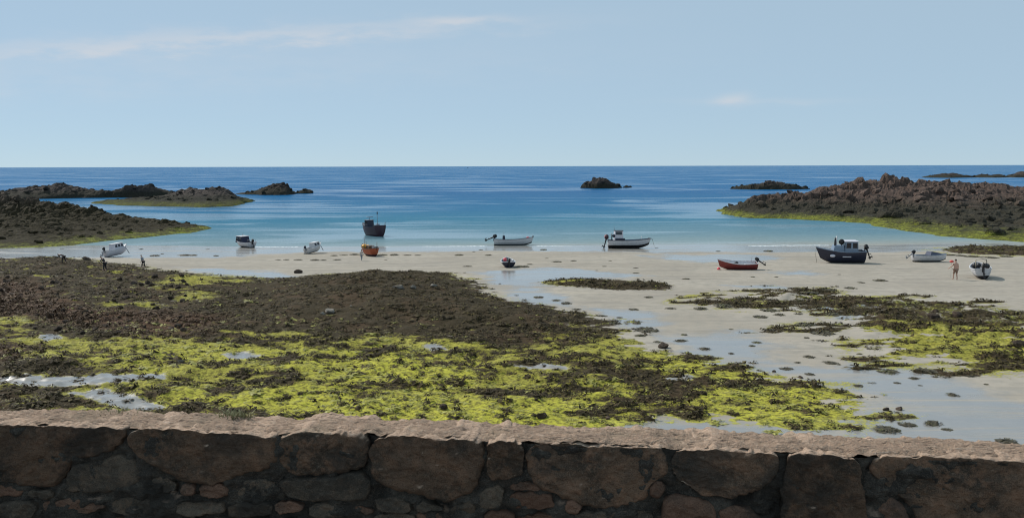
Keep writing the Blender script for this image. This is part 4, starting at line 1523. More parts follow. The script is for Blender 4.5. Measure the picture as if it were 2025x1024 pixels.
# 2 white boat with dark canopy
b = Boat('cabin_boat', 'white boat with a dark blue canopied cabin at the water edge, left of centre', 4.0, 1.7, 0.78, (M['white'], M['black'], M['grey'], M['white']),
         sheer=(0.30, 0.03), tw=0.85, rake=0.4, paint_v=0.30, foredeck=0.3)
b.house('cabin', 0.45, 0.70, 1.7, 1.35, 0.86, M['canvas'], M['white'], (0.35, 0.85, 2), taper=0.16, shift=-0.03)
tube_obj('aerial', M['grey'], b.root, [(0.3, 0, 1.6), (0.3, 0, 2.0)], 0.015)
ball_obj('radar_ball', M['grey'], b.root, (0.3, 0, 1.75), 0.07)
b.thwart(0.2, M['grey'])
b.outboard((M['black'], M['black']), 0.1)
tube_obj('stern_rail', M['grey'], b.root, [(-1.9, -0.6, 0.8), (-1.9, -0.6, 1.2), (-1.9, 0.6, 1.2), (-1.9, 0.6, 0.8)], 0.02)
b.place(484, 488.5, 138, heel=-2, scale=0.93)

# 3 white cabin cruiser heeled over
b = Boat('cabin_boat', 'small white cabin boat heeled over on wet sand left of the orange boat', 3.4, 1.45, 0.78, (M['white'], M['navy'], M['grey'], M['white']),
         sheer=(0.42, 0.04), tw=0.85, rake=0.5, paint_v=0.30, foredeck=0.36)
b.house('cabin', 0.30, 0.70, 1.4, 1.08, 0.74, M['white'], M['white'], (0.38, 0.85, 2), taper=0.14, shift=-0.06)
b.thwart(0.18, M['grey'])
b.outboard((M['navy'], M['grey']), 0.2)
tube_obj('side_leg', M['grey'], b.root, [(0.8, -0.72, 0.8), (1.0, -0.88, 0.0)], 0.045)
tube_obj('grab_rail', M['grey'], b.root, [(1.2, -0.4, 1.05), (1.5, -0.28, 1.3), (1.8, 0, 1.36), (1.5, 0.28, 1.3), (1.2, 0.4, 1.05)], 0.018)
b.place(622, 500.5, 62, heel=-5, pitch=-6, scale=0.80)

# 4 dark trawler afloat
b = Boat('fishing_boat', 'dark red and navy fishing boat with wheelhouse and mast, afloat beyond the orange boat', 5.4, 2.3, 1.75, (M['darkred'], M['navy'], M['grey'], M['navy']),
         sheer=(0.45, 0.30), tw=0.8, rake=0.35, paint_v=0.22, foredeck=0.25, floor=0.6)
b.house('wheelhouse', 0.9, 1.55, 1.1, 1.15, 1.15, M['navy'], M['bluegrey'], (0.55, 0.88, 2), taper=0.07)
tube_obj('mast', M['grey'], b.root, [(-1.15, -0.3, 1.2), (-1.15, -0.3, 4.0)], [0.05, 0.03])
ball_obj('mast_light', M['black'], b.root, (-1.15, -0.3, 3.85), 0.09, (1, 1, 2.6))
tube_obj('radar_bar', M['bluegrey'], b.root, [(0.7, -0.55, 3.15), (0.7, 0.55, 3.15)], 0.06)
tube_obj('radar_post', M['bluegrey'], b.root, [(0.7, 0, 2.75), (0.7, 0, 3.15)], 0.04)
box_obj('net_hauler', M['bluegrey'], b.root, -0.9, -0.5, 1.45, 0.7, 0.6, 0.75, bevel=0.06, taper_x=0.1, taper_y=0.1)
box_obj('fish_box', M['black'], b.root, -1.9, 0.3, 1.5, 0.7, 0.9, 0.55, bevel=0.04)
tube_obj('davit', M['black'], b.root, [(-2.3, -0.9, 1.7), (-2.4, -0.95, 2.35), (-2.65, -0.95, 2.5)], 0.045)
tube_obj('bulwark_rail', M['navy'], b.root, [(2.4, 0.1, 2.25), (1.6, 0.85, 2.2), (0.6, 1.1, 2.1)], 0.03)
ball_obj('fender', M['black'], b.root, (1.6, -0.85, 1.9), 0.2, (1, .6, 1.3))
b.place(736, 465.5, 128, sink=0.35, water=True)

# 5 orange boat with yellow oilskins
b = Boat('fishing_boat', 'red-orange open boat with yellow gear in its bow, person beside it', 3.2, 1.45, 0.92, (M['orange'], M['darkred'], M['wood'], M['wood']),
         sheer=(0.35, 0.08), tw=0.75, rake=0.4, paint_v=0.35)
b.thwart(0.3, M['wood'])
b.thwart(0.55, M['wood'])
for k, (x, y, z, r) in enumerate(((1.0, 0.1, 1.0, 0.32), (0.7, -0.25, 0.98, 0.28), (1.25, -0.1, 1.08, 0.24))):
    ball_obj('yellow_bundle', M['yellow'], b.root, (x, y, z), r, (1.2, 1.1, 0.9))
box_obj('engine_box', M['wood'], b.root, -0.5, 0, 0.6, 0.8, 0.7, 0.65, bevel=0.04)
box_obj('fish_box', M['grey'], b.root, -1.3, -0.2, 0.7, 0.5, 0.6, 0.5, bevel=0.03)
tube_obj('mast', M['grey'], b.root, [(0.6, 0.2, 0.5), (0.6, 0.2, 2.1)], 0.03)
tube_obj('pole', M['wood'], b.root, [(-0.2, 0.4, 0.6), (-0.25, 0.4, 1.75)], 0.03)
tube_obj('pole', M['wood'], b.root, [(-1.6, -0.3, 0.7), (-1.65, -0.3, 1.7)], 0.03)
b.place(729, 505.5, 124)

# 6 long white open boat
b = Boat('open_boat', 'long white open boat with tilted black outboard motor, at the waterline in the centre', 5.4, 1.75, 0.80, (M['white'], M['black'], M['bluegrey'], M['grey']),
         sheer=(0.36, 0.10), tw=0.8, rake=0.35, paint_v=0.34)
for t_ in (0.3, 0.55, 0.78):
    b.thwart(t_, M['wood'])
b.outboard((M['black'], M['black']), 1.15, scale=1.35)
box_obj('console', M['navy'], b.root, -1.35, 0, 0.5, 0.4, 0.55, 0.85, bevel=0.04, taper_x=0.05)
tube_obj('aerial', M['grey'], b.root, [(-1.35, 0, 1.3), (-1.35, 0, 1.85)], 0.012)
ball_obj('fender', M['pink'], b.root, (1.9, -0.25, 1.08), 0.14, (1.6, 1, 0.7))
ball_obj('stem_head', M['black'], b.root, (2.62, 0, 1.2), 0.11)
b.place(1016, 485, 3, heel=-3)

# 7 small dinghy, stern on
b = Boat('dinghy', 'little dark dinghy seen from its stern with outboard and pink buoy, centre of the beach', 2.7, 1.4, 0.58, (M['navy'], M['black'], M['grey'], M['white']),
         sheer=(0.25, 0.03), tw=0.9, rake=0.2, paint_v=0.25)
b.thwart(0.35, M['white'])
b.thwart(0.65, M['white'])
b.outboard((M['black'], M['black']), 0.0, y=0.0, scale=0.85)
ball_obj('buoy', M['pink'], b.root, (-0.6, 0.33, 0.78), 0.19)
ball_obj('fender', M['white'], b.root, (-0.7, -0.45, 0.68), 0.12, (1.4, 1.2, 0.9))
b.place(1004, 527, 96)

# 8 white boat with wheelhouse
b = Boat('fishing_boat', 'white boat with black bottom and small open-topped wheelhouse, right of centre', 5.5, 1.95, 1.05, (M['white'], M['black'], M['bluegrey'], M['navy']),
         sheer=(0.22, 0.03), tw=0.85, rake=0.45, paint_v=0.52)
b.house('wheelhouse', -1.45, 0.95, 1.15, 1.1, 1.30, M['lilac'], M['navy'], (0.62, 0.92, 1), taper=0.05, roof_over=0.05)
box_obj('bench_locker', M['navy'], b.root, -1.30, -0.6, 0.85, 1.2, 0.25, 0.45, bevel=0.02)
b.outboard((M['darkred'], M['black']), 0.25, scale=1.35)
ball_obj('buoy', M['redcloth'], b.root, (-2.95, 0.3, 1.45), 0.30, (0.9, 0.8, 1.1))
tube_obj('hauler_post', M['black'], b.root, [(-2.35, -0.4, 1.0), (-2.35, -0.4, 1.9)], 0.06)
tube_obj('hauler_wheel', M['navy'], b.root, [(-2.1, -0.55, 1.62), (-2.1, -0.38, 1.62)], 0.2, 12)
tube_obj('aerial', M['grey'], b.root, [(-1.9, 0.2, 2.2), (-2.0, 0.2, 2.9)], 0.015)
tube_obj('samson_post', M['white'], b.root, [(1.55, 0, 1.0), (1.55, 0, 1.55)], 0.04)
for t_ in (0.5, 0.72):
    b.thwart(t_, M['grey'])
tube_obj('bow_roller', M['navy'], b.root, [(2.35, 0, 1.30), (2.85, 0, 1.25), (2.95, 0, 1.05)], 0.04)
tube_obj('mooring_rope', M['rope'], b.root, [(2.9, 0, 1.2), (3.1, -0.05, 0.5), (3.3, -0.1, 0.03), (3.7, -0.1, 0.02)], 0.02)
b.place(1245, 490.5, 1, heel=-2)

# 9 red open boat
b = Boat('open_boat', 'dark red open boat with outboard motor lying alone on the sand', 3.75, 1.5, 0.70, (M['red'], M['darkred'], M['white'], M['white']),
         sheer=(0.34, 0.04), tw=0.8, rake=0.35, paint_v=0.12)
for t_ in (0.3, 0.6):
    b.thwart(t_, M['white'])
ball_obj('bag', M['black'], b.root, (0.1, 0.2, 0.72), 0.14, (1.4, 1, .8))
b.outboard((M['black'], M['black']), 0.95, scale=0.95)
tube_obj('aerial', M['grey'], b.root, [(-1.3, 0.1, 0.7), (-1.35, 0.1, 1.35)], 0.012)
ball_obj('buoy', M['pink'], b.root, (1.78, 0.42, 0.16), 0.17)
b.place(1457, 532.5, 176, heel=-7)

# 10 navy fishing boat
b = Boat('fishing_boat', 'large navy fishing boat with cuddy, wheelhouse and outboard, bow to the left', 4.9, 2.0, 1.25, (M['navy'], M['black'], M['grey'], M['bluegrey']),
         sheer=(0.42, 0.06), tw=0.85, rake=0.7, paint_v=0.25, foredeck=0.35)
b.house('wheelhouse', -1.0, 1.15, 1.35, 1.35, 1.12, M['bluegrey'], M['lilac'], (0.42, 0.9, 2), taper=0.06, back=True)
box_obj('cuddy', M['bluegrey'], b.root, 0.25, 0, 1.15, 1.2, 1.2, 0.72, bevel=0.05, taper_x=0.12, taper_y=0.1, shift=-0.05)
tube_obj('exhaust_stack', M['black'], b.root, [(0.62, 0.35, 1.7), (0.62, 0.35, 2.65)], 0.09)
tube_obj('mast', M['white'], b.root, [(0.42, 0.1, 1.7), (0.42, 0.1, 2.8)], 0.06)
tube_obj('hauler_wheel', M['black'], b.root, [(0.0, 0.35, 2.25), (0.0, 0.5, 2.25)], 0.28, 14)
tube_obj('hauler_post', M['black'], b.root, [(0.0, 0.42, 1.5), (0.0, 0.42, 2.25)], 0.05)
b.outboard((M['black'], M['black']), 0.35, scale=1.2)
box_obj('name_strip', M['lilac'], b.root, -0.45, 0.985, 0.72, 0.85, 0.02, 0.10)
ball_obj('fender', M['lilac'], b.root, (0.95, 0.90, 0.86), 0.2, (1.4, 0.45, 0.8))
tube_obj('mooring_rope', M['rope'], b.root, [(2.4, 0, 1.55), (2.45, 0.05, 0.8), (2.3, 0.1, 0.03)], 0.02)
b.place(1660, 519.5, 175, heel=-2)

# 11 white boat with spray hood
b = Boat('open_boat', 'white boat with slate spray hood and tilted outboard behind the standing person', 3.5, 1.5, 0.72, (M['white'], M['black'], M['greycanvas'], M['bluegrey']),
         sheer=(0.16, 0.05), tw=0.82, rake=0.12, paint_v=0.30, foredeck=0.3)
bm = bmesh.new()
hv = [bm.verts.new(q) for q in ((-0.25, -0.62, 0.72), (-0.10, -0.50, 1.12), (-0.10, 0.50, 1.12), (-0.25, 0.62, 0.72), (1.05, -0.45, 0.82), (0.85, -0.38, 0.94), (0.85, 0.38, 0.94), (1.05, 0.45, 0.82))]
for f in ((0, 1, 5, 4), (1, 2, 6, 5), (2, 3, 7, 6), (4, 5, 6, 7), (0, 3, 2, 1)):
    bm.faces.new([hv[i] for i in f])
bm_obj('spray_hood', bm, M['greycanvas'], b.root)
b.thwart(0.25, M['wood'])
b.outboard((M['black'], M['grey']), 0.85, scale=0.95)
b.place(1839, 517.5, 2, heel=-3)

# 12 white boat at far right, bow or stern on
b = Boat('fishing_boat', 'white and black boat with an arch and dark gear, end on, far right', 3.9, 1.6, 0.92, (M['white'], M['black'], M['grey'], M['white']),
         sheer=(0.25, 0.04), tw=0.78, rake=0.35, paint_v=0.50)
tube_obj('arch', M['rope'], b.root, [(-0.9, -0.45, 0.9), (-0.9, -0.42, 1.6), (-0.9, 0.0, 1.75), (-0.9, 0.42, 1.6), (-0.9, 0.45, 0.9)], 0.035)
b.outboard((M['black'], M['black']), 0.2, scale=1.05)
for x, y, z, r in ((-1.2, -0.3, 1.15, 0.2), (-1.3, 0.25, 1.2, 0.2), (-0.5, 0.45, 1.1, 0.24), (-0.7, -0.5, 1.05, 0.2)):
    ball_obj('gear_bag', M['black'], b.root, (x, y, z), r, (1.1, 1, 1.1))
b.thwart(0.4, M['wood'])
b.thwart(0.65, M['wood'])
b.place(1938, 548, 70, heel=-4)

# 13 a boat far out below the horizon
b = Boat('distant_boat', 'tiny dark boat far out just below the horizon', 9.0, 3.0, 1.6, (M['navy'], M['black'], M['grey'], M['grey']), sheer=(0.8, 0.2), foredeck=0.3)
b.house('wheelhouse', -0.8, 1.5, 2.4, 1.8, 1.6, M['bluegrey'], M['white'], (0.5, 0.85, 2))
b.place(925, 332.8, 8, sink=0.4, water=True)


# ------------------------------------------------------------------ people
def skin_mesh(name, joints, edges, radii, sub=1):
    """one continuous surface grown along a skeleton"""
    names = list(joints)
    bm = bmesh.new()
    ly = bm.verts.layers.skin.verify()
    vs_ = {k: bm.verts.new(joints[k]) for k in names}
    for a, c in edges:
        bm.edges.new((vs_[a], vs_[c]))
    for k in names:
        vs_[k][ly].radius = (radii[k], radii[k]) if not isinstance(radii[k], tuple) else radii[k]
    vs_[names[0]][ly].use_root = True
    me = bpy.data.meshes.new(name)
    bm.to_mesh(me)
    bm.free()
    o = bpy.data.objects.new(name, me)
    COL.objects.link(o)
    o.modifiers.new('skin', 'SKIN').use_smooth_shade = True
    o.modifiers.new('sub', 'SUBSURF').levels = sub
    dg = bpy.context.evaluated_depsgraph_get()
    out = bpy.data.meshes.new_from_object(o.evaluated_get(dg))
    bpy.data.objects.remove(o)
    for p in out.polygons:
        p.use_smooth = True
    return out


def person(label, px, py, H, yaw, bend=0.0, stride=0.18, arms=((0.10, 0.05, 0.0), (0.10, 0.05, 0.0)), shirt=None, trousers=None, sleeves=True, held=None, zlift=0.0, knee=0.05, look=0.2, shorts=False):
    """local +X is where the person faces; bend leans the trunk forwards (radians)"""
    p = hit(px, py)
    root = empty('person', (p[0], p[1], p[2] + zlift), (0, 0, yaw))
    tag(root, label, 'person')
    k = H / 1.75
    hip = Vector((0, 0, 0.90))

    def tr(u, y=0.0, fwd=0.0):                     # along the trunk from the hips
        return hip + Vector((math.sin(bend) * u + math.cos(bend) * fwd, y, math.cos(bend) * u - math.sin(bend) * fwd))
    J = {'pelvis': hip, 'waist': tr(0.18), 'chest': tr(0.40), 'neck': tr(0.56), 'jaw': tr(0.64, 0, 0.01 + 0.05 * look), 'skull': tr(0.75, 0, 0.02 + 0.1 * look), 'crown': tr(0.80, 0, 0.02 + .1 * look)}
    R_ = {'pelvis': (0.155, 0.115), 'waist': (0.135, 0.10), 'chest': (0.165, 0.115), 'neck': 0.058, 'jaw': 0.068, 'skull': 0.092, 'crown': 0.06}
    E = [('pelvis', 'waist'), ('waist', 'chest'), ('chest', 'neck'), ('neck', 'jaw'), ('jaw', 'skull'), ('skull', 'crown')]
    for sgn, nm, ar in ((-1, 'r', arms[0]), (1, 'l', arms[1])):
        f1, f2, out = ar                            # forward swing of upper arm and forearm, sideways lift
        sh = tr(0.47, sgn * 0.185)
        ua = Vector((math.sin(f1) * math.cos(out), sgn * math.sin(out + 0.15), -math.cos(f1) * math.cos(out))).normalized() * 0.29
        fa = Vector((math.sin(f2) * math.cos(out), sgn * math.sin(out + 0.05), -math.cos(f2) * math.cos(out))).normalized() * 0.25
        J['sh' + nm], J['el' + nm], J['wr' + nm], J['ha' + nm] = sh, sh + ua, sh + ua + fa, sh + ua + fa + fa.normalized() * 0.09
        R_.update({'sh' + nm: 0.062, 'el' + nm: 0.043, 'wr' + nm: 0.030, 'ha' + nm: 0.036})
        E += [('chest', 'sh' + nm), ('sh' + nm, 'el' + nm), ('el' + nm, 'wr' + nm), ('wr' + nm, 'ha' + nm)]
        st = sgn * stride
        J['hp' + nm] = hip + Vector((0, sgn * 0.095, -0.06))
        J['kn' + nm] = Vector((st * 0.5 + knee, sgn * 0.10, 0.48))
        J['an' + nm] = Vector((st, sgn * 0.10, 0.075))
        J['to' + nm] = Vector((st + 0.17, sgn * 0.12, 0.035))
        R_.update({'hp' + nm: 0.092, 'kn' + nm: 0.060, 'an' + nm: 0.040, 'to' + nm: 0.038})
        E += [('pelvis', 'hp' + nm), ('hp' + nm, 'kn' + nm), ('kn' + nm, 'an' + nm), ('an' + nm, 'to' + nm)]
    J = {a: c * k for a, c in J.items()}
    R_ = {a: (tuple(q * k for q in c) if isinstance(c, tuple) else c * k) for a, c in R_.items()}
    me = skin_mesh('body', J, E, R_)
    bm = bmesh.new()
    bm.from_mesh(me)
    for nm, sgn in (('r', -1), ('l', 1)):           # fingers, nose and ears
        a = (J['ha' + nm] - J['wr' + nm]).normalized()
        side = Vector((1, 0, 0)) - a * a.x
        side = side.normalized() if side.length > 0.05 else Vector((0, 1, 0))
        for q, ln in enumerate((0.070, 0.085, 0.090, 0.078)):
            b0 = J['ha' + nm] + side * (q - 1.5) * 0.018 * k
            tube_bm(bm, [b0, b0 + a * ln * 0.55 * k, b0 + (a * ln - Vector((0, sgn * 0.02, 0))) * k], [0.009 * k, 0.008 * k, 0.006 * k], 5)
        t0 = J['wr' + nm].lerp(J['ha' + nm], 0.4) + side * 0.03 * k
        tube_bm(bm, [t0, t0 + (side * 0.03 + a * 0.03) * k, t0 + (side * 0.035 + a * 0.065) * k], [0.011 * k, 0.009 * k, 0.007 * k], 5)
    hd = J['skull']
    fw = Vector((math.cos(bend), 0, -math.sin(bend)))
    up_ = Vector((math.sin(bend), 0, math.cos(bend)))
    tube_bm(bm, [hd + fw * 0.085 * k, hd + (fw * 0.115 - up_ * 0.035) * k], [0.008 * k, 0.016 * k], 6)
    for sgn in (-1, 1):
        e = hd + Vector((0, sgn * 0.088, 0)) * k
        tube_bm(bm, [e + up_ * 0.025 * k, e - up_ * 0.03 * k], 0.012 * k, 6)
    bm_obj('body', bm, M['skin'], root, True)
    hr = bmesh.new()
    bmesh.ops.create_icosphere(hr, subdivisions=2, radius=0.105 * k)
    for v in hr.verts:
        v.co.z *= 1.02
    bmesh.ops.delete(hr, geom=[v for v in hr.verts if v.co.z < -0.02 * k or (v.co.x > 0.06 * k and v.co.z < 0.05 * k)], context='VERTS')
    rot = Matrix.Rotation(bend, 4, 'Y')
    hr.transform(Matrix.Translation(hd + up_ * 0.02 * k - fw * 0.012 * k) @ rot)
    bm_obj('hair', hr, M['hair'], root, True)

    def cloth(nm, keys, edges, grow, mat):
        Jc = {q: J[q] for q in keys}
        Rc = {q: (tuple(w + grow * k for w in R_[q]) if isinstance(R_[q], tuple) else R_[q] + grow * k) for q in keys}
        me_ = skin_mesh(nm, Jc, edges, Rc)
        me_.materials.append(mat)
        obj_from(nm, me_, root)
    if shirt:
        keys = ['chest', 'waist', 'pelvis']
        ed = [('chest', 'waist'), ('waist', 'pelvis')]
        for nm in 'rl':
            keys += ['sh' + nm, 'el' + nm]
            ed += [('chest', 'sh' + nm), ('sh' + nm, 'el' + nm)]
            if sleeves:
                keys += ['wr' + nm]
                ed += [('el' + nm, 'wr' + nm)]
        cloth('shirt', keys, ed, 0.014, shirt)
    if trousers:
        keys = ['pelvis']
        ed = []
        for nm in 'rl':
            keys += ['hp' + nm, 'kn' + nm]
            ed += [('pelvis', 'hp' + nm), ('hp' + nm, 'kn' + nm)]
            if not shorts:
                keys += ['an' + nm]
                ed += [('kn' + nm, 'an' + nm)]
        cloth('shorts' if shorts else 'trousers', keys, ed, 0.018, trousers)
    return root, J


# the person on the right sand, seen from behind, one arm out towards a red float
person('person in pale skin-coloured beachwear standing on the sand at the right', 1889, 553, 1.74, math.radians(100), 0.03, 0.12,
       ((0.1, 0.3, 0.12), (0.5, 0.9, 0.25)), None, M['tancloth'], shorts=True)
person('person in dark clothes bending forwards on the reef edge near the pale grey boat', 208, 535, 1.45, math.radians(172), 0.55, 0.10,
       ((0.7, 0.6, 0.0), (0.5, 0.4, 0.05)), M['darkcloth'], M['darkcloth'], look=0.6)
person('person in a grey top and dark trousers stooping at the reef edge', 284, 529.5, 1.30, math.radians(165), 0.35, 0.2,
       ((0.3, 0.7, 0.1), (-0.3, 0.3, 0.1)), M['greycloth'], M['darkcloth'], look=0.3)
person('person in dark clothes bent double digging at the left reef edge', 127, 519.5, 1.35, math.radians(180), 1.25, 0.22,
       ((1.0, 0.2, 0.05), (0.8, 0.1, 0.05)), M['darkcloth'], M['darkcloth'], look=0.8)
person('small person in pale top walking beside the orange boat', 715, 515.5, 1.22, math.radians(75), 0.06, 0.2,
       ((0.3, 0.5, 0.05), (-0.2, 0.1, 0.05)), M['palecloth'], M['greycloth'], look=0.2)

# red float on a stick by the standing person
p = hit(1880, 548)
fl = empty('marker_float', tuple(p))
tag(fl, 'red marker float on a thin stick just left of the standing person', 'float')
tube_obj('stick', M['rope'], fl, [(0, 0, -0.1), (0.02, 0, 1.25)], 0.007)
ball_obj('float_ball', M['redcloth'], fl, (0.02, 0, 1.38), 0.15, (1.25, 1, 0.8))


# ------------------------------------------------------------------ loose seaweed and boulders
def clump_mesh(seed, mat, spiky=0.35):
    """a heap of wrack: a ragged low core under splayed fronds"""
    r = random.Random(seed)
    bm = bmesh.new()
    bmesh.ops.create_icosphere(bm, subdivisions=2, radius=1.0)
    ph = [(r.uniform(0, 6.3), r.randint(2, 7), r.uniform(0.1, spiky)) for _ in range(5)]
    for v in bm.verts:
        a = math.atan2(v.co.y, v.co.x)
        f = (0.8 + sum(w * math.sin(n_ * a + q) for q, n_, w in ph) * 0.6) * (1 + r.uniform(-0.15, 0.15))
        z = v.co.z
        v.co.x *= f
        v.co.y *= f
        v.co.z = max(z, -0.15) * (0.35 + 0.5 * f) * r.uniform(0.6, 1.1)
    for _ in range(70):
        a, d = r.uniform(0, 6.3), r.uniform(0, 0.85)
        cx, cy = math.cos(a) * d, math.sin(a) * d
        a2 = a + r.uniform(-0.9, 0.9)
        ln, wd = r.uniform(0.25, 0.6), r.uniform(0.04, 0.12)
        zb = 0.75 * (1 - d * d)
        dx, dy = math.cos(a2), math.sin(a2)
        q = [bm.verts.new(p) for p in ((cx, cy, zb), (cx + dx * ln * .5 - dy * wd, cy + dy * ln * .5 + dx * wd, zb + r.uniform(0.0, 0.35)),
                                       (cx + dx * ln * .5 + dy * wd, cy + dy * ln * .5 - dx * wd, zb + r.uniform(0.0, 0.3)), (cx + dx * ln, cy + dy * ln, max(0.02, zb - r.uniform(0.2, 0.7))))]
        bm.faces.new((q[0], q[1], q[2]))
        bm.faces.new((q[1], q[3], q[2]))
    me = bpy.data.meshes.new('seaweed_clump')
    bm.to_mesh(me)
    bm.free()
    me.materials.append(mat)
    return me


def mat_clump():
    t = NT('stranded_wrack')
    n = t.noise(6.0, 4, 0.6)
    c = t.mix(t.smooth(n, 0.35, 0.65), (0.042, 0.035, 0.022), (0.105, 0.086, 0.048))
    c = t.mix(t.math('MULTIPLY', t.smooth(t.noise(2.1, 3, 0.6), 0.52, 0.7), 0.7), c, (0.13, 0.135, 0.03))
    return t.set(c, 0.6, t.bump(n, 0.8, 0.05), spec=0.3)


M['clump'] = mat_clump()
CL = [clump_mesh(i, M['clump']) for i in range(8)]
# (x, y, width in photo pixels)
CLUMPS = [(1253, 612, 24), (1326, 610, 26), (1385, 611, 34), (1428, 605, 40), (1283, 588, 20), (1473, 612, 18), (1522, 614, 46), (1542, 623, 26), (1503, 627, 34),
          (1579, 621, 20), (1646, 622, 42), (1591, 643, 48), (1628, 659, 50), (1259, 639, 20), (1277, 653, 60), (1347, 674, 34), (1353, 662, 16), (1393, 690, 28),
          (1446, 651, 12), (1522, 653, 26), (1497, 677, 22), (1487, 684, 16), (1446, 699, 14), (1601, 706, 26), (1595, 668, 14), (1577, 717, 16), (1644, 718, 34),
          (1732, 714, 32), (1758, 735, 44), (1833, 733, 44), (1919, 744, 24), (1807, 748, 26), (1774, 757, 16), (1849, 745, 16), (1884, 781, 26), (1673, 757, 18),
          (1556, 729, 30), (1601, 740, 22), (1697, 763, 24), (1681, 781, 20), (1795, 840, 40), (1844, 838, 44), (1754, 850, 66), (1872, 849, 26), (1992, 873, 44),
          (1740, 555, 30), (1703, 559, 16), (1357, 552, 20), (1257, 540, 14), (1681, 570, 28), (1638, 574, 40), (1489, 548, 10), (1660, 543, 8), (1365, 517, 10),
          (951, 494, 10), (937, 498, 8), (1075, 494, 16), (966, 505, 16), (908, 505, 22), (925, 527, 22), (1081, 511, 10), (1134, 516, 14), (1101, 518, 24), (1048, 523, 16),
          (1033, 528, 34), (1147, 540, 18), (1180, 535, 8), (1207, 516, 8), (1257, 530, 12), (1195, 527, 12), (1262, 540, 8), (1580, 594, 30), (1605, 579, 30), (1460, 590, 26),
          (660, 506, 18), (680, 505, 20), (700, 504, 22), (755, 505, 26), (780, 504.5, 22), (805, 505, 22), (826, 505, 16), (550, 514, 14), (566, 514, 16), (590, 514, 20), (623, 515, 22),
          (639, 515, 16), (667, 514, 18), (763, 514, 8), (306, 506, 24), (365, 505, 30), (383, 505, 18), (427, 506, 12), (279, 493, 10), (321, 502, 8), (411, 493, 10), (328, 521, 8),
          (123, 492, 10), (1535, 548, 10), (1420, 497, 12), (1520, 497, 22), (1880, 505, 30), (1900, 506, 24), (1925, 508, 40), (1960, 510, 30), (1990, 508, 30), (1300, 676, 20), (1266, 664, 30),
          (1215, 640, 30), (1190, 625, 24), (1225, 628, 16), (1120, 600, 26), (1100, 594, 22), (1065, 588, 24), (1140, 612, 22), (1820, 762, 12), (1950, 760, 12), (1700, 700, 14), (1720, 690, 14)]
rr = np.random.default_rng(21)
for i, (x, y, wpx) in enumerate(CLUMPS):
    if i % 6 == 5 and wpx < 20:
        continue
    wpx = wpx * 0.9
    p = hit(x, y)
    s = wpx * p[1] / F / 2
    o = obj_from('seaweed_clump', CL[i % len(CL)])
    o.location = p
    o.rotation_euler = (0, 0, rr.uniform(-0.4, 0.4) + (math.pi if rr.random() < .5 else 0))
    o.scale = (s * 0.95, s * rr.uniform(0.7, 1.3), min(0.13, s * rr.uniform(0.14, 0.30)))
    size = 'broad' if wpx >= 34 else ('small' if wpx < 17 else 'middling')
    if y < 530 and x < 470:
        where = 'on the wet sand beside the pale grey tilted boat'
    elif y < 530 and x < 840:
        where = 'in the drift line beside the orange boat'
    elif y < 545 and x < 1300:
        where = 'on the sand around the little dark dinghy'
    elif y < 562 and x < 1800:
        where = 'on the sand in front of the red open boat'
    elif y < 512:
        where = 'at the low weed strip behind the right-hand boats'
    elif x < 1310 and y < 680:
        where = 'along the right edge of the brown weed dome'
    elif y < 640 and x < 1660:
        where = 'beside the pointed left end of the right reef'
    elif y > 800:
        where = 'in the wet channel just behind the wall'
    elif y > 700:
        where = 'on the wet sand below the right reef'
    else:
        where = 'on the sand of the channel between the two reefs'
    tag(o, size + ' dark seaweed clump ' + where, 'seaweed', 'seaweed clumps ' + where)

ROCKS = [boulder_mesh('boulder', 300 + i, M['boulder'], 3, 12, 0.75) for i in range(4)]
for x, y, w_, lab in ((779, 569, 12, 'small grey boulder on the brown weed dome, leftmost of its row'), (790, 571, 22, 'largest grey boulder of the row on the brown weed dome'),
                      (817, 570, 17, 'flat grey boulder on the weed dome, right of the largest one'), (858, 567, 16, 'grey boulder on the weed dome, rightmost of its row'),
                      (651, 619, 24, 'pale grey boulder at the left foot of the brown weed dome'), (639, 622, 14, 'pale stone touching the boulder at the left foot of the dome'),
                      (694, 606, 8, 'tiny pale stone on the weed dome above the pale boulder'), (357, 717, 16, 'pale stone among green algae at the lower left')):
    p = hit(x, y)
    s = w_ * p[1] / F / 2
    o = obj_from('boulder', ROCKS[int(rr.integers(4))])
    o.location = p + np.array([0, 0, s * 0.25])
    o.rotation_euler = (rr.uniform(-.2, .2), rr.uniform(-.2, .2), rr.uniform(0, 6))
    o.scale = (s, s * 0.9, s * 0.85)
    tag(o, lab, 'boulder')
DARK = [boulder_mesh('reef_rock', 330 + i, M['reef_rock'], 2, 10, 0.8) for i in range(5)]


def reef_rock(x, y, w_, lab, grp=None):
    p = hit(x, y)
    s = w_ * p[1] / F / 2
    o = obj_from('reef_rock', DARK[int(rr.integers(5))])
    o.location = p + np.array([0, 0, s * 0.25])
    o.rotation_euler = (rr.uniform(-.4, .4), rr.uniform(-.4, .4), rr.uniform(0, 6))
    o.scale = (s, s * 0.9, s * rr.uniform(0.7, 1.0))
    tag(o, lab, 'rock', grp)


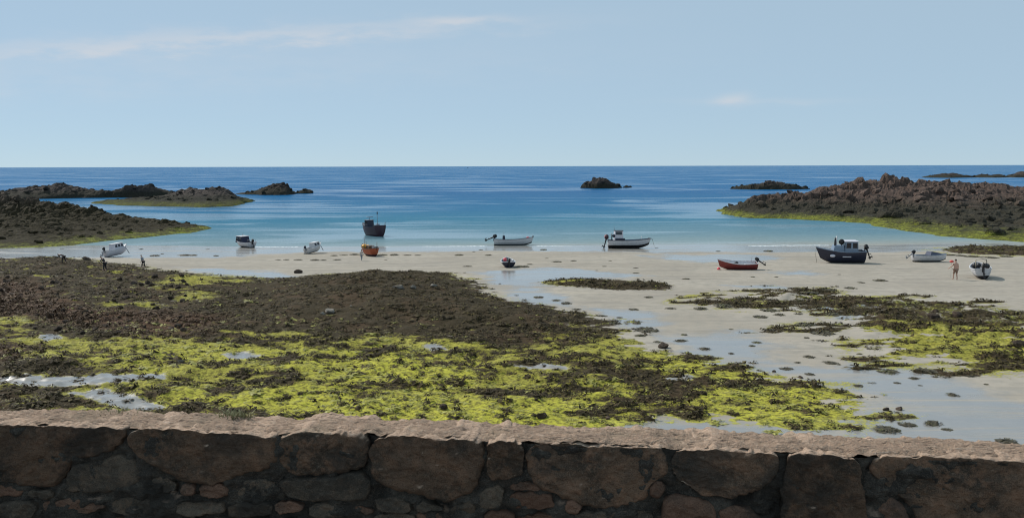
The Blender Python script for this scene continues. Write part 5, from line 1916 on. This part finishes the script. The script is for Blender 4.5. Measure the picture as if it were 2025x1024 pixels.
for x, y, w_, lab in ((877, 808, 22, 'upright brown rock in the green algae just above the wall'), (1072, 824, 24, 'dark rounded rock at the wall, below the upright rock'),
                      (1201, 828, 12, 'small dark rock close to the wall, right of the rounded one'), (1313, 687, 26, 'dark flat rock at the edge of the wet channel'),
                      (1310, 680, 10, 'small rock perched behind the flat rock at the channel'), (1583, 747, 12, 'small dark rock at the right tip of the green reef'),
                      (1845, 629, 30, 'big dark rock on top of the right reef'), (1892, 624, 22, 'dark rock on the right reef beside the big one'),
                      (1850, 617, 14, 'small rock behind the big rock on the right reef'), (2016, 684, 28, 'dark rock at the right edge of the right reef'),
                      (1777, 810, 16, 'dark rounded rock on the low green spit'), (1752, 811, 14, 'smaller rock on the low green spit'),
                      (172, 515, 20, 'pointed dark rock on the left skyline of the reef'), (590, 540, 18, 'dark rock at the upper edge of the weed dome'),
                      (1530, 735, 10, 'dark stone on the upper edge of the green reef')):
    reef_rock(x, y, w_, lab)
for _ in range(110):
    x, y = rr.uniform(0, 380), rr.uniform(545, 660)
    if y > 560 + 0.22 * x + 30 and rr.random() < 0.5:
        continue
    reef_rock(x, y, rr.uniform(6, 17), 'reddish brown rock jutting from the rough left part of the reef', 'reddish rocks of the left reef')


# ------------------------------------------------------------------ foam where the last ripples break
rr = np.random.default_rng(31)
fv, ff = [], []
for x0, x1, yp in ((835, 965, 487.2), (1060, 1155, 486.6), (1290, 1420, 487.5), (505, 590, 488.0), (760, 830, 488.2), (1480, 1640, 485.5)):
    n = 60
    xs = np.linspace(x0, x1, n)
    wob = np.cumsum(rr.normal(0, 0.22, n))
    for i in range(n):
        p = on_plane(xs[i], yp + wob[i] * 0.5, WATER_Z + 0.02)
        w_ = 0.4 * math.sin(math.pi * i / (n - 1)) ** 0.5 * rr.uniform(0.3, 1.0) + 0.02
        fv += [(p[0], p[1] - w_, p[2] - 0.012), (p[0], p[1], p[2] + 0.035), (p[0], p[1] + w_, p[2] - 0.012)]
        if i:
            k = len(fv)
            for e in (0, 1):
                ff.append((k - 6 + e, k - 3 + e, k - 2 + e, k - 5 + e))
tf = NT('sea_foam')
fm = tf.set(tf.mix(tf.smooth(tf.noise(3.0, 3, 0.6), 0.4, 0.6), (0.42, 0.50, 0.54), (0.72, 0.76, 0.78)), 0.8)
tag(obj_from('sea_foam', mesh_np('sea_foam', fv, ff, fm, True)), 'thin white foam lines along the water edge', 'foam', kind='stuff')
